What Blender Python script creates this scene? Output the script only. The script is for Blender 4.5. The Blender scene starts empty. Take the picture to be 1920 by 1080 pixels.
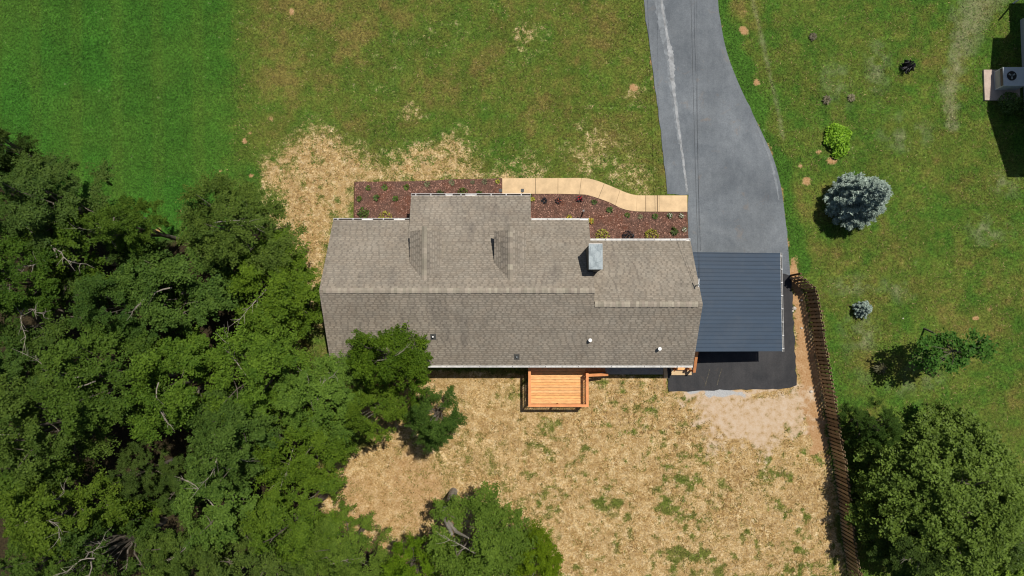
import bpy, math, random
import numpy as np
from mathutils import Vector, Matrix

# ------------------------------------------------------------------ camera, sky, sun, exposure
scene = bpy.context.scene
COL = scene.collection
cam_d = bpy.data.cameras.new('drone_camera')
cam = bpy.data.objects.new('drone_camera', cam_d)
COL.objects.link(cam)
cam.location = (0, 0, 40)
cam.rotation_euler = (math.atan(75 / 1333.0), 0, 0)
cam_d.sensor_width = 36
cam_d.lens = 36 * 1333 / 1920
cam_d.clip_end = 3000
scene.camera = cam

SUN_DIR = Vector((0.24, 0.277, 1.0)).normalized()
world = bpy.data.worlds.new('World')
scene.world = world
world.use_nodes = True
wn = world.node_tree.nodes
wn.clear()
sky = wn.new('ShaderNodeTexSky')
sky.sky_type = 'NISHITA'
sky.sun_disc = False
sky.sun_elevation = math.radians(70)
sky.sun_rotation = math.radians(41)
bg = wn.new('ShaderNodeBackground')
bg.inputs['Strength'].default_value = 0.05
wo = wn.new('ShaderNodeOutputWorld')
world.node_tree.links.new(sky.outputs[0], bg.inputs[0])
world.node_tree.links.new(bg.outputs[0], wo.inputs[0])

sun_d = bpy.data.lights.new('sun', 'SUN')
sun_d.energy = 3.8
sun_d.angle = math.radians(0.53)
sun_d.color = (1.0, 0.95, 0.87)
sun = bpy.data.objects.new('sun', sun_d)
COL.objects.link(sun)
sun.location = (30, 35, 120)
sun.rotation_euler = SUN_DIR.to_track_quat('Z', 'Y').to_euler()

scene.cycles.filter_width = 1.15
scene.view_settings.view_transform = 'Standard'
scene.view_settings.look = 'None'
scene.view_settings.exposure = 0.08
scene.view_settings.gamma = 1.0
scene.view_settings.use_curve_mapping = False

RNG = random.Random(7)
NR = np.random.RandomState(11)
R = math.radians

# ------------------------------------------------------------------ helpers: nodes
class NT:
    def __init__(self, name):
        self.m = bpy.data.materials.new(name)
        self.m.use_nodes = True
        self.t = self.m.node_tree
        self.t.nodes.clear()
        self.out = self.t.nodes.new('ShaderNodeOutputMaterial')
        self.pos = None
    def n(self, t): return self.t.nodes.new(t)
    def l(self, a, b): self.t.links.new(a, b)
    def put(self, sock, v):
        if isinstance(v, bpy.types.NodeSocket): self.l(v, sock)
        elif isinstance(v, (tuple, list)) and len(v) == 3 and sock.type == 'RGBA': sock.default_value = (*v, 1)
        else: sock.default_value = v
    def P(self):
        if self.pos is None: self.pos = self.n('ShaderNodeNewGeometry').outputs['Position']
        return self.pos
    def obj(self):
        return self.n('ShaderNodeTexCoord').outputs['Object']
    def noise(self, scale, detail=4, rough=0.6, vec=None, stretch=None, dist=0.0):
        n = self.n('ShaderNodeTexNoise')
        v = vec if vec is not None else self.P()
        if stretch:
            mp = self.n('ShaderNodeMapping'); mp.inputs['Scale'].default_value = stretch
            self.l(v, mp.inputs['Vector']); v = mp.outputs[0]
        self.l(v, n.inputs['Vector'])
        n.inputs['Scale'].default_value = scale
        n.inputs['Detail'].default_value = detail
        n.inputs['Roughness'].default_value = rough
        n.inputs['Distortion'].default_value = dist
        return n.outputs['Fac']
    def math(self, op, a, b=0.0, c=0.0, clamp=False):
        n = self.n('ShaderNodeMath'); n.operation = op; n.use_clamp = clamp
        self.put(n.inputs[0], a); self.put(n.inputs[1], b); self.put(n.inputs[2], c)
        return n.outputs[0]
    def rng(self, v, a, b, c=0.0, d=1.0, smooth=False):
        n = self.n('ShaderNodeMapRange')
        if smooth: n.interpolation_type = 'SMOOTHSTEP'
        self.put(n.inputs[0], v)
        for i, x in enumerate((a, b, c, d)): n.inputs[i + 1].default_value = x
        return n.outputs[0]
    def mix(self, f, a, b, mode='MIX'):
        n = self.n('ShaderNodeMix'); n.data_type = 'RGBA'; n.blend_type = mode
        self.put(n.inputs[0], f); self.put(n.inputs[6], a); self.put(n.inputs[7], b)
        return n.outputs[2]
    def ramp(self, f, stops):
        n = self.n('ShaderNodeValToRGB')
        e = n.color_ramp.elements
        while len(e) > 1: e.remove(e[-1])
        e[0].position = stops[0][0]; e[0].color = (*stops[0][1], 1)
        for p, c in stops[1:]:
            x = e.new(p); x.color = (*c, 1)
        self.put(n.inputs[0], f)
        return n.outputs[0]
    def attr(self, name):
        n = self.n('ShaderNodeAttribute'); n.attribute_name = name
        return n
    def bump(self, h, strength=0.5, dist=0.02):
        n = self.n('ShaderNodeBump')
        n.inputs['Strength'].default_value = strength
        n.inputs['Distance'].default_value = dist
        self.l(h, n.inputs['Height'])
        return n.outputs[0]
    def bsdf(self, col, rough=0.85, spec=0.3, metal=0.0, normal=None):
        b = self.n('ShaderNodeBsdfPrincipled')
        self.put(b.inputs['Base Color'], col)
        self.put(b.inputs['Roughness'], rough)
        self.put(b.inputs['Specular IOR Level'], spec)
        self.put(b.inputs['Metallic'], metal)
        if normal is not None: self.l(normal, b.inputs['Normal'])
        self.l(b.outputs[0], self.out.inputs[0])
        return b

def rgb_mul(nt, c, f):
    """colour times scalar socket"""
    n = nt.n('ShaderNodeVectorMath'); n.operation = 'SCALE'
    nt.put(n.inputs[0], c) if isinstance(c, bpy.types.NodeSocket) else setattr(n.inputs[0], 'default_value', c)
    nt.put(n.inputs['Scale'], f)
    return n.outputs[0]

def m_simple(name, col, rough=0.7, spec=0.3, metal=0.0, var=0.15, scale=6.0, bump=0.0, tint=False, stretch=None):
    t = NT(name)
    f = t.rng(t.noise(scale, 5, 0.65, stretch=stretch), 0.3, 0.7, 1 - var, 1 + var)
    if tint:
        f = t.math('MULTIPLY', f, t.attr('tint').outputs['Fac'])
    c = rgb_mul(t, col, f)
    nm = t.bump(t.noise(scale * 4, 4), bump, 0.01) if bump else None
    t.bsdf(c, rough, spec, metal, nm)
    return t.m

def m_rand(name, col, rough=0.75, spec=0.25, lo=0.8, hi=1.2, var=0.12, scale=5.0, stretch=None, bump=0.0, hue=None):
    """a material whose tone differs from object to object"""
    t = NT(name)
    oi = t.n('ShaderNodeObjectInfo').outputs['Random']
    f = t.rng(oi, 0, 1, lo, hi)
    f = t.math('MULTIPLY', f, t.rng(t.noise(scale, 5, 0.65, stretch=stretch), 0.3, 0.7, 1 - var, 1 + var))
    c = rgb_mul(t, col, f)
    if hue: c = t.mix(t.math('FRACT', t.math('MULTIPLY', oi, 7.31)), c, rgb_mul(t, hue, f))
    nm = t.bump(t.noise(scale * 3, 4, stretch=stretch), bump, 0.01) if bump else None
    t.bsdf(c, rough, spec, 0.0, nm)
    return t.m

# ------------------------------------------------------------------ helpers: meshes and objects
class MB:
    def __init__(self):
        self.v = []; self.f = []; self.t = []
    def face(self, pts, tint=1.0):
        b = len(self.v); self.v += [tuple(p) for p in pts]
        self.f.append(tuple(range(b, b + len(pts)))); self.t.append(tint)
    def hexa(self, p, tint=1.0, bottom=True):
        """p: 4 bottom then 4 top points, both counter-clockwise seen from above"""
        b = len(self.v); self.v += [tuple(q) for q in p]
        fs = [(4, 5, 6, 7), (0, 1, 5, 4), (1, 2, 6, 5), (2, 3, 7, 6), (3, 0, 4, 7)]
        if bottom: fs.append((3, 2, 1, 0))
        for q in fs:
            self.f.append(tuple(b + i for i in q)); self.t.append(tint)
        return self
    def box(self, x0, x1, y0, y1, z0, z1, tint=1.0, bottom=True):
        self.hexa([(x0, y0, z0), (x1, y0, z0), (x1, y1, z0), (x0, y1, z0),
                   (x0, y0, z1), (x1, y0, z1), (x1, y1, z1), (x0, y1, z1)], tint, bottom)
        return self
    def bar(self, a, b, w, h, up=(0, 0, 1), tint=1.0):
        a = Vector(a); b = Vector(b); d = (b - a).normalized(); u = Vector(up)
        s = d.cross(u).normalized() * (w / 2); u = s.cross(d).normalized() * (h / 2)
        self.hexa([a - s - u, a + s - u, b + s - u, b - s - u, a - s + u, a + s + u, b + s + u, b - s + u], tint)
        return self
    def prism(self, pts, z0, z1, tint=1.0, bottom=True):
        n = len(pts); b = len(self.v)
        if sum(pts[i][0] * pts[(i + 1) % n][1] - pts[(i + 1) % n][0] * pts[i][1] for i in range(n)) < 0: pts = pts[::-1]
        self.v += [(x, y, z0) for x, y in pts] + [(x, y, z1) for x, y in pts]
        self.f.append(tuple(b + n + i for i in range(n))); self.t.append(tint)
        if bottom:
            self.f.append(tuple(b + n - 1 - i for i in range(n))); self.t.append(tint)
        for i in range(n):
            j = (i + 1) % n
            self.f.append((b + i, b + j, b + n + j, b + n + i)); self.t.append(tint)
        return self
    def prism_x(self, prof, x0, x1, tint=1.0):
        """profile in (y, z) run along x"""
        n = len(prof); b = len(self.v)
        self.v += [(x0, y, z) for y, z in prof] + [(x1, y, z) for y, z in prof]
        self.f.append(tuple(b + n - 1 - i for i in range(n))); self.f.append(tuple(b + n + i for i in range(n)))
        self.t += [tint, tint]
        for i in range(n):
            j = (i + 1) % n
            self.f.append((b + i, b + j, b + n + j, b + n + i)); self.t.append(tint)
        return self
    def slab(self, pts, th, tint=1.0):
        """planar polygon pushed along its own normal by -th"""
        p = [Vector(q) for q in pts]; nrm = (p[1] - p[0]).cross(p[2] - p[1]).normalized()
        if nrm.z < 0: p = p[::-1]; nrm = -nrm
        n = len(p); b = len(self.v)
        self.v += [tuple(q - nrm * th) for q in p] + [tuple(q) for q in p]
        self.f.append(tuple(b + n + i for i in range(n))); self.f.append(tuple(b + n - 1 - i for i in range(n)))
        self.t += [tint, tint]
        for i in range(n):
            j = (i + 1) % n
            self.f.append((b + i, b + j, b + n + j, b + n + i)); self.t.append(tint)
        return self
    def tube(self, pts, rad, n=6, cap=True, tint=1.0):
        pts = [Vector(p) for p in pts]; k = len(pts); b = len(self.v)
        if not isinstance(rad, (list, tuple)): rad = [rad] * k
        ref = None
        for i, p in enumerate(pts):
            d = (pts[min(i + 1, k - 1)] - pts[max(i - 1, 0)]).normalized()
            if ref is None: ref = Vector((1, 0, 0)) if abs(d.x) < 0.8 else Vector((0, 1, 0))
            s = d.cross(ref).normalized(); u = s.cross(d)
            ref = u if False else ref
            for j in range(n):
                a = 2 * math.pi * j / n
                self.v.append(tuple(p + (s * math.cos(a) + u * math.sin(a)) * rad[i]))
        for i in range(k - 1):
            for j in range(n):
                j2 = (j + 1) % n
                self.f.append((b + i * n + j, b + i * n + j2, b + (i + 1) * n + j2, b + (i + 1) * n + j)); self.t.append(tint)
        if cap:
            self.f.append(tuple(b + (k - 1) * n + j for j in range(n))); self.t.append(tint)
            self.f.append(tuple(b + n - 1 - j for j in range(n))); self.t.append(tint)
        return self
    def mesh(self, name, mat, org=(0, 0, 0)):
        me = bpy.data.meshes.new(name)
        ox, oy, oz = org
        me.from_pydata([(x - ox, y - oy, z - oz) for x, y, z in self.v], [], self.f)
        a = me.attributes.new('tint', 'FLOAT', 'FACE')
        a.data.foreach_set('value', np.array(self.t, dtype=np.float32))
        me.materials.append(mat)
        return me
    def part(self, name, mat, parent, org=None):
        org = parent.get('org_', (0, 0, 0)) if org is None else org
        o = bpy.data.objects.new(name, self.mesh(name, mat, org))
        o['org_'] = tuple(org)
        COL.objects.link(o); o.parent = parent
        return o

def link(name, me, parent=None, loc=None, rz=0.0):
    o = bpy.data.objects.new(name, me); COL.objects.link(o)
    if parent is not None: o.parent = parent
    if loc is not None: o.location = loc
    if rz: o.rotation_euler = (0, 0, rz)
    return o

def thing(name, label, cat, loc=(0, 0, 0), group=None):
    o = bpy.data.objects.new(name, None); COL.objects.link(o)
    o.empty_display_size = 0.3
    o.location = loc; o['org_'] = tuple(loc)
    o['label'] = label; o['category'] = cat
    if group: o['group'] = group
    return o

def solo(name, mb, mat, label, cat, loc=(0, 0, 0), group=None, kind=None):
    o = bpy.data.objects.new(name, mb.mesh(name, mat, loc)); COL.objects.link(o)
    o.location = loc; o['org_'] = tuple(loc)
    if label: o['label'] = label
    if cat: o['category'] = cat
    if group: o['group'] = group
    if kind: o['kind'] = kind
    return o

def quads_mesh(name, verts, mat, tint=None, nv=4, smooth=False):
    """verts: (n*nv, 3) array, one face per nv vertices"""
    verts = np.asarray(verts, dtype=np.float32); n = len(verts) // nv
    me = bpy.data.meshes.new(name)
    me.vertices.add(n * nv); me.vertices.foreach_set('co', verts.ravel())
    me.loops.add(n * nv); me.loops.foreach_set('vertex_index', np.arange(n * nv, dtype=np.int32))
    me.polygons.add(n); me.polygons.foreach_set('loop_start', np.arange(0, n * nv, nv, dtype=np.int32))
    me.polygons.foreach_set('loop_total', np.full(n, nv, dtype=np.int32))
    if tint is not None:
        if np.ndim(tint) == 1:
            a = me.attributes.new('tint', 'FLOAT', 'FACE'); a.data.foreach_set('value', np.asarray(tint, np.float32))
        else:
            a = me.attributes.new('tint', 'FLOAT_COLOR', 'FACE')
            a.data.foreach_set('color', np.concatenate([tint, np.ones((n, 1))], 1).astype(np.float32).ravel())
    me.update(calc_edges=True)
    me.materials.append(mat)
    return me

# numpy value noise
def _h(ix, iy, seed):
    n = (ix.astype(np.int64) * 374761393 + iy.astype(np.int64) * 668265263 + seed * 974711) & 0xffffffff
    n = ((n ^ (n >> 13)) * 1274126177) & 0xffffffff
    return ((n ^ (n >> 16)) & 0xffff) / 65535.0
def vnoise(x, y, seed=0):
    ix = np.floor(x); iy = np.floor(y); fx = x - ix; fy = y - iy
    fx = fx * fx * (3 - 2 * fx); fy = fy * fy * (3 - 2 * fy)
    a = _h(ix, iy, seed); b = _h(ix + 1, iy, seed); c = _h(ix, iy + 1, seed); d = _h(ix + 1, iy + 1, seed)
    return a + (b - a) * fx + (c - a) * fy + (a - b - c + d) * fx * fy
def fbm(x, y, scale, octv=4, seed=0):
    s = 0.0; amp = 1.0; tot = 0.0
    for i in range(octv):
        s = s + amp * vnoise(x * scale + i * 17.3, y * scale - i * 9.1, seed + i); tot += amp; amp *= 0.55; scale *= 2.05
    return s / tot
def sd_poly(x, y, pts):
    """signed distance, positive inside"""
    d = np.full(x.shape, 1e9); ins = np.zeros(x.shape, bool); n = len(pts)
    for i in range(n):
        x0, y0 = pts[i]; x1, y1 = pts[(i + 1) % n]
        ex, ey = x1 - x0, y1 - y0; L = ex * ex + ey * ey + 1e-12
        t = np.clip(((x - x0) * ex + (y - y0) * ey) / L, 0, 1)
        d = np.minimum(d, np.hypot(x - x0 - t * ex, y - y0 - t * ey))
        c = (y0 > y) != (y1 > y)
        xi = x0 + (y - y0) * ex / (ey if abs(ey) > 1e-9 else 1e-9)
        ins ^= c & (x < xi)
    return np.where(ins, d, -d)
def d_line(x, y, pts):
    d = np.full(x.shape, 1e9)
    for (x0, y0), (x1, y1) in zip(pts[:-1], pts[1:]):
        ex, ey = x1 - x0, y1 - y0; L = ex * ex + ey * ey + 1e-12
        t = np.clip(((x - x0) * ex + (y - y0) * ey) / L, 0, 1)
        d = np.minimum(d, np.hypot(x - x0 - t * ex, y - y0 - t * ey))
    return d
def sst(v, a, b):
    t = np.clip((v - a) / (b - a), 0, 1); return t * t * (3 - 2 * t)

def rough_poly(pts, step=0.3, amp=0.03, seed=1, keep=()):
    r = random.Random(seed); out = []; n = len(pts)
    for i in range(n):
        a = Vector(pts[i]); b = Vector(pts[(i + 1) % n]); L = (b - a).length
        k = max(1, int(L / step)) if i not in keep else 1
        d = (b - a) / max(L, 1e-6); nn = Vector((-d.y, d.x))
        for j in range(k):
            p = a + (b - a) * j / k
            if j: p = p + nn * r.uniform(-amp, amp)
            out.append((p.x, p.y))
    return out

def spline(pts, k=6):
    out = []
    P = [pts[0]] + list(pts) + [pts[-1]]
    for i in range(1, len(P) - 2):
        p0, p1, p2, p3 = (Vector(P[i - 1]), Vector(P[i]), Vector(P[i + 1]), Vector(P[i + 2]))
        for j in range(k):
            t = j / k
            out.append(tuple(0.5 * ((2 * p1) + (-p0 + p2) * t + (2 * p0 - 5 * p1 + 4 * p2 - p3) * t * t + (-p0 + 3 * p1 - 3 * p2 + p3) * t ** 3)))
    out.append(tuple(P[-2]))
    return out

# ------------------------------------------------------------------ materials
M = {}
# ground
def make_ground():
    t = NT('lawn_and_straw')
    a = t.attr('mask'); sep = t.n('ShaderNodeSeparateColor'); t.l(a.outputs['Color'], sep.inputs[0])
    dry, dirt, lush = sep.outputs[0], sep.outputs[1], sep.outputs[2]
    b2 = t.attr('mask_b'); sp2 = t.n('ShaderNodeSeparateColor'); t.l(b2.outputs['Color'], sp2.inputs[0])
    pale, litter_shade, gravel = sp2.outputs[0], sp2.outputs[1], sp2.outputs[2]
    n1 = t.noise(0.5, 4, 0.6); n2 = t.noise(2.6, 5, 0.65); n3 = t.noise(11, 4, 0.7); n4 = t.noise(34, 2, 0.7)
    green = t.ramp(lush, [(0.0, (0.158, 0.136, 0.036)), (0.30, (0.110, 0.140, 0.024)), (0.60, (0.076, 0.134, 0.018)), (1.0, (0.037, 0.122, 0.013))])
    green = rgb_mul(t, green, t.rng(n1, 0.32, 0.70, 0.86, 1.16))
    green = rgb_mul(t, green, t.rng(n2, 0.34, 0.66, 0.80, 1.20))
    n8 = t.noise(8, 3, 0.75)
    green = rgb_mul(t, green, t.rng(n8, 0.36, 0.64, 0.55, 1.45))
    mixv = t.math('ADD', t.math('MULTIPLY', n2, 0.55), t.math('MULTIPLY', n3, 0.45))
    straw = t.ramp(mixv, [(0.34, (0.17, 0.100, 0.034)), (0.45, (0.37, 0.232, 0.088)), (0.53, (0.50, 0.350, 0.160)), (0.63, (0.70, 0.565, 0.345))])
    straw = rgb_mul(t, straw, t.rng(n8, 0.36, 0.64, 0.74, 1.26))
    straw = t.mix(t.rng(t.noise(0.9, 6, 0.75, dist=0.4), 0.44, 0.58), straw, t.mix(0.45, straw, (0.36, 0.24, 0.105)))
    dr = t.rng(t.math('ADD', dry, t.math('MULTIPLY', t.math('MULTIPLY', t.math('SUBTRACT', mixv, 0.5), 2.6), t.math('MULTIPLY', dry, 3.0, clamp=True))), 0.14, 0.80, 0, 1, True)
    c = t.mix(dr, green, straw)
    dirtc = t.ramp(t.math('ADD', t.math('MULTIPLY', n3, 0.6), t.math('MULTIPLY', n2, 0.4)), [(0.3, (0.30, 0.145, 0.05)), (0.52, (0.44, 0.265, 0.130)), (0.7, (0.56, 0.39, 0.22))])
    c = t.mix(t.rng(t.math('ADD', dirt, t.math('MULTIPLY', t.math('SUBTRACT', n3, 0.5), 0.8)), 0.3, 0.72, 0, 1, True), c, dirtc)
    c = t.mix(t.math('MULTIPLY', pale, t.rng(mixv, 0.40, 0.56, 0.15, 1.0)), c, (0.285, 0.265, 0.150))
    gr = t.mix(t.rng(gravel, 0.70, 0.95, 0, 1, True), t.ramp(t.math('ADD', t.math('MULTIPLY', n4, .4), t.math('MULTIPLY', n2, .6)), [(0.36, (0.44, 0.29, 0.15)), (0.5, (0.54, 0.40, 0.265)), (0.64, (0.60, 0.485, 0.365))]), t.ramp(n4, [(0.3, (0.30, 0.31, 0.32)), (0.7, (0.55, 0.55, 0.54))]))
    c = t.mix(t.rng(t.math('ADD', gravel, t.math('MULTIPLY', t.math('SUBTRACT', n2, 0.5), 1.4)), 0.18, 0.62, 0, 1, True), c, gr)
    litter = t.ramp(n3, [(0.35, (0.022, 0.018, 0.010)), (0.65, (0.060, 0.045, 0.022))])  # leaf litter, coloured extra dark to stand for shade under the trees
    c = t.mix(litter_shade, c, litter)
    h = t.math('ADD', n3, t.math('MULTIPLY', n4, 0.7))
    t.bsdf(c, 0.95, 0.1, 0, t.bump(h, 0.6, 0.03))
    return t.m
M['ground'] = make_ground()

def make_blades():
    t = NT('grass_blades')
    c = t.attr('tint').outputs['Color']
    t.bsdf(c, 0.8, 0.15)
    return t.m
M['blades'] = make_blades()

def make_asphalt(name, base, worn, lo, hi, spots):
    t = NT(name)
    n1 = t.noise(0.45, 5, 0.65, dist=0.6); n2 = t.noise(2.2, 6, 0.7); n3 = t.noise(60, 2, 0.7)
    st = t.noise(1.0, 5, 0.7, stretch=(3.0, 0.35, 1))
    f = t.math('ADD', t.math('ADD', t.math('MULTIPLY', n1, 0.52), t.math('MULTIPLY', n2, 0.28)), t.math('MULTIPLY', st, 0.20))
    c = t.mix(t.rng(f, lo, hi), base, worn)
    c = rgb_mul(t, c, t.rng(n3, 0.25, 0.75, 0.80, 1.20))
    c = rgb_mul(t, c, t.rng(t.noise(14, 3, 0.8), 0.3, 0.7, 0.84, 1.16))
    c = rgb_mul(t, c, t.rng(t.noise(0.22, 4, 0.6, dist=0.8), 0.35, 0.65, 0.90, 1.10))
    c = t.mix(t.rng(t.noise(0.9, 5, 0.7, dist=1.0), 0.60, 0.74, 0, spots), c, (0.24, 0.17, 0.11))
    t.bsdf(c, t.rng(n2, 0.3, 0.7, 0.75, 0.95), 0.3, 0, t.bump(n3, 0.35, 0.01))
    return t.m
M['old_asphalt'] = make_asphalt('old_grey_asphalt', (0.118, 0.133, 0.148), (0.190, 0.208, 0.222), 0.40, 0.62, 0.38)
M['new_asphalt'] = make_asphalt('new_black_asphalt', (0.022, 0.023, 0.026), (0.058, 0.056, 0.057), 0.38, 0.64, 0.16)
M['seam'] = m_simple('pale_seam_filler', (0.30, 0.31, 0.315), 0.9, 0.2, 0, 0.45, 2.5)
M['seam_faint'] = m_simple('faint_worn_edge', (0.205, 0.222, 0.235), 0.9, 0.2, 0, 0.3, 3.0)
M['scuff'] = m_simple('dusty_scuff', (0.10, 0.09, 0.07), 0.95, 0.1, 0, 0.5, 9)
M['crack'] = m_simple('dark_crack', (0.035, 0.038, 0.045), 0.9)

def make_mulch():
    t = NT('bark_mulch')
    n1 = t.noise(0.9, 4); n2 = t.noise(22, 4, 0.7); n3 = t.noise(60, 2)
    c = t.ramp(n2, [(0.3, (0.066, 0.036, 0.027)), (0.5, (0.158, 0.088, 0.067)), (0.7, (0.27, 0.165, 0.13))])
    c = t.mix(t.rng(n1, 0.46, 0.66, 0, 0.7), c, (0.19, 0.070, 0.040))
    c = rgb_mul(t, c, t.rng(t.noise(2.5, 4, 0.7), 0.35, 0.65, 0.78, 1.22))
    t.bsdf(c, 0.95, 0.1, 0, t.bump(t.math('ADD', n2, n3), 0.9, 0.04))
    return t.m
M['mulch'] = make_mulch()
M['chip'] = m_simple('bark_chips', (0.20, 0.110, 0.080), 0.9, 0.1, 0, 0.2, 4, tint=True)
M['concrete_tan'] = m_rand('tan_concrete', (0.66, 0.475, 0.275), 0.9, 0.2, 0.93, 1.06, 0.16, 2.2, bump=0.1)
M['concrete_grey'] = m_simple('grey_concrete', (0.34, 0.33, 0.30), 0.9, 0.2, 0, 0.15, 4)
M['joint'] = m_simple('dirt_filled_joint', (0.22, 0.16, 0.10), 0.95)
M['concrete_pink'] = m_simple('pinkish_concrete', (0.50, 0.40, 0.33), 0.9, 0.2, 0, 0.15, 4)

def make_shingle(name, base):
    t = NT(name)
    a = t.attr('tint').outputs['Fac']
    n1 = t.noise(0.55, 5, 0.65, dist=0.5); n2 = t.noise(30, 3, 0.7); n3 = t.noise(1.7, 5, 0.7)
    c = rgb_mul(t, base, a)
    c = t.mix(t.rng(n3, 0.38, 0.66, 0.0, 0.5), c, rgb_mul(t, (base[0] * 0.98, base[1] * 0.90, base[2] * 0.84), a))
    c = rgb_mul(t, c, t.rng(n2, 0.3, 0.7, 0.85, 1.15))
    c = rgb_mul(t, c, t.rng(n1, 0.30, 0.70, 1.10, 0.86))
    dark = t.math('MULTIPLY', t.rng(t.math('ADD', t.math('MULTIPLY', t.noise(0.33, 5, 0.7, dist=1.0), 0.6), t.math('MULTIPLY', t.noise(1.0, 4, 0.6, stretch=(2.2, 0.35, 0.35)), 0.4)), 0.48, 0.64, 0, 1, True), t.rng(n3, 0.35, 0.6, 0.10, 0.48))
    c = t.mix(dark, c, rgb_mul(t, (0.115, 0.108, 0.10), a))
    t.bsdf(c, 0.93, 0.15, 0, t.bump(n2, 0.4, 0.01))
    return t.m
M['shingle'] = make_shingle('weathered_shingles', (0.300, 0.264, 0.214))
M['cap'] = m_rand('ridge_cap_shingles', (0.335, 0.300, 0.232), 0.93, 0.15, 0.80, 1.22, 0.12, 9, hue=(0.300, 0.255, 0.205))
M['roof_board'] = m_simple('roof_decking', (0.10, 0.09, 0.08), 0.9)
M['white'] = m_simple('white_painted_metal', (0.80, 0.79, 0.77), 0.45, 0.4, 0, 0.06, 5)
M['white_old'] = m_rand('weathered_white_metal', (0.58, 0.57, 0.54), 0.5, 0.3, 0.80, 1.10, 0.25, 6)
M['debris'] = m_simple('dark_leaf_debris', (0.035, 0.026, 0.02), 0.95, 0.1, 0, 0.5, 9)
M['siding'] = m_simple('pale_siding', (0.55, 0.53, 0.48), 0.7, 0.3, 0, 0.06, 3)
M['dark_gap'] = m_simple('dark_metal', (0.02, 0.022, 0.025), 0.5, 0.4)
def make_galv():
    t = NT('galvanised_sheet')
    n = t.noise(2.3, 4, 0.55, dist=1.0)
    c = t.ramp(n, [(0.3, (0.24, 0.285, 0.300)), (0.55, (0.30, 0.345, 0.360)), (0.75, (0.38, 0.42, 0.43))])
    t.bsdf(c, t.rng(n, 0.3, 0.7, 0.5, 0.65), 0.4, 0.15, t.bump(n, 0.25, 0.15))
    return t.m
M['galv'] = make_galv()
M['chim_side'] = m_simple('dark_grey_chimney_siding', (0.085, 0.085, 0.08), 0.8, 0.2, 0, 0.15, 5)
def make_blue():
    t = NT('slate_blue_metal_roofing')
    oi = t.n('ShaderNodeObjectInfo').outputs['Random']
    c = rgb_mul(t, (0.038, 0.062, 0.096), t.rng(oi, 0, 1, 0.94, 1.06))
    n = t.noise(1.2, 5, 0.7, stretch=(0.4, 1.6, 1))
    c = rgb_mul(t, c, t.rng(n, 0.3, 0.7, 0.86, 1.16))
    c = t.mix(t.rng(t.noise(0.7, 5, 0.7, dist=1.0), 0.5, 0.75, 0, 0.35), c, (0.075, 0.090, 0.110))
    t.bsdf(c, t.rng(n, 0.3, 0.7, 0.45, 0.55), 0.2, 0.0)
    return t.m
M['blue'] = make_blue()
M['cedar'] = m_rand('new_cedar_boards', (0.82, 0.405, 0.145), 0.7, 0.25, 0.88, 1.06, 0.26, 3.0, stretch=(1.2, 5, 5), hue=(0.84, 0.475, 0.21))
M['cedar_rail'] = m_rand('stained_cedar_rail', (0.70, 0.285, 0.11), 0.65, 0.3, 0.9, 1.1, 0.14, 3.0, stretch=(1, 1, 1))
M['cedar_dark'] = m_rand('stained_cedar_posts', (0.42, 0.135, 0.040), 0.7, 0.3, 0.9, 1.1, 0.15, 4.0)
M['fence'] = m_rand('weathered_brown_pickets', (0.340, 0.245, 0.148), 0.85, 0.15, 0.55, 1.35, 0.2, 4.0, stretch=(3, 3, 0.5))
M['fence_rail'] = m_simple('fence_rail_wood', (0.13, 0.08, 0.04), 0.9, 0.15, 0, 0.2, 4)
M['stone'] = m_rand('pale_stone', (0.62, 0.56, 0.48), 0.9, 0.2, 0.8, 1.1, 0.2, 8)
M['bark'] = m_simple('grey_bark', (0.17, 0.145, 0.115), 0.95, 0.1, 0, 0.35, 7, bump=0.5, stretch=(1, 1, 0.4))
M['dead'] = m_simple('bleached_dead_wood', (0.30, 0.265, 0.215), 0.9, 0.15, 0, 0.25, 6)
M['trunk_grey'] = m_simple('pale_grey_bark', (0.27, 0.245, 0.21), 0.95, 0.1, 0, 0.35, 6, bump=0.4)
M['wire'] = m_simple('black_cable', (0.02, 0.02, 0.022), 0.6)
M['black'] = m_simple('black_plastic', (0.012, 0.012, 0.016), 0.4, 0.5)
M['ac_white'] = m_simple('white_enamel_metal', (0.60, 0.63, 0.66), 0.45, 0.4, 0, 0.05, 4)
M['ac_grey'] = m_simple('grey_louvred_metal', (0.34, 0.37, 0.36), 0.5, 0.4, 0, 0.1, 5)

def make_leaf(name, c0, c1, trans=0.35, rough=0.55, spec=0.35):
    t = NT(name)
    a = t.attr('tint').outputs['Fac']
    col = t.mix(a, c0, c1)
    oi = t.n('ShaderNodeObjectInfo').outputs['Random']
    col = rgb_mul(t, col, t.rng(oi, 0, 1, 0.84, 1.26))
    hv = t.n('ShaderNodeHueSaturation'); t.l(col, hv.inputs['Color'])
    t.put(hv.inputs['Hue'], t.rng(t.math('FRACT', t.math('MULTIPLY', oi, 9.7)), 0, 1, 0.484, 0.503))
    t.put(hv.inputs['Saturation'], t.rng(t.math('FRACT', t.math('MULTIPLY', oi, 5.3)), 0, 1, 0.94, 1.06))
    col = hv.outputs[0]
    b = t.bsdf(col, rough, spec)
    tr = t.n('ShaderNodeBsdfTranslucent'); t.l(rgb_mul(t, col, 1.0), tr.inputs[0])
    ms = t.n('ShaderNodeMixShader'); ms.inputs[0].default_value = trans
    t.l(b.outputs[0], ms.inputs[1]); t.l(tr.outputs[0], ms.inputs[2]); t.l(ms.outputs[0], t.out.inputs[0])
    return t.m
M['leaf'] = make_leaf('broadleaf_foliage', (0.034, 0.084, 0.010), (0.140, 0.232, 0.026), 0.22, 0.6, 0.12)
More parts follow.
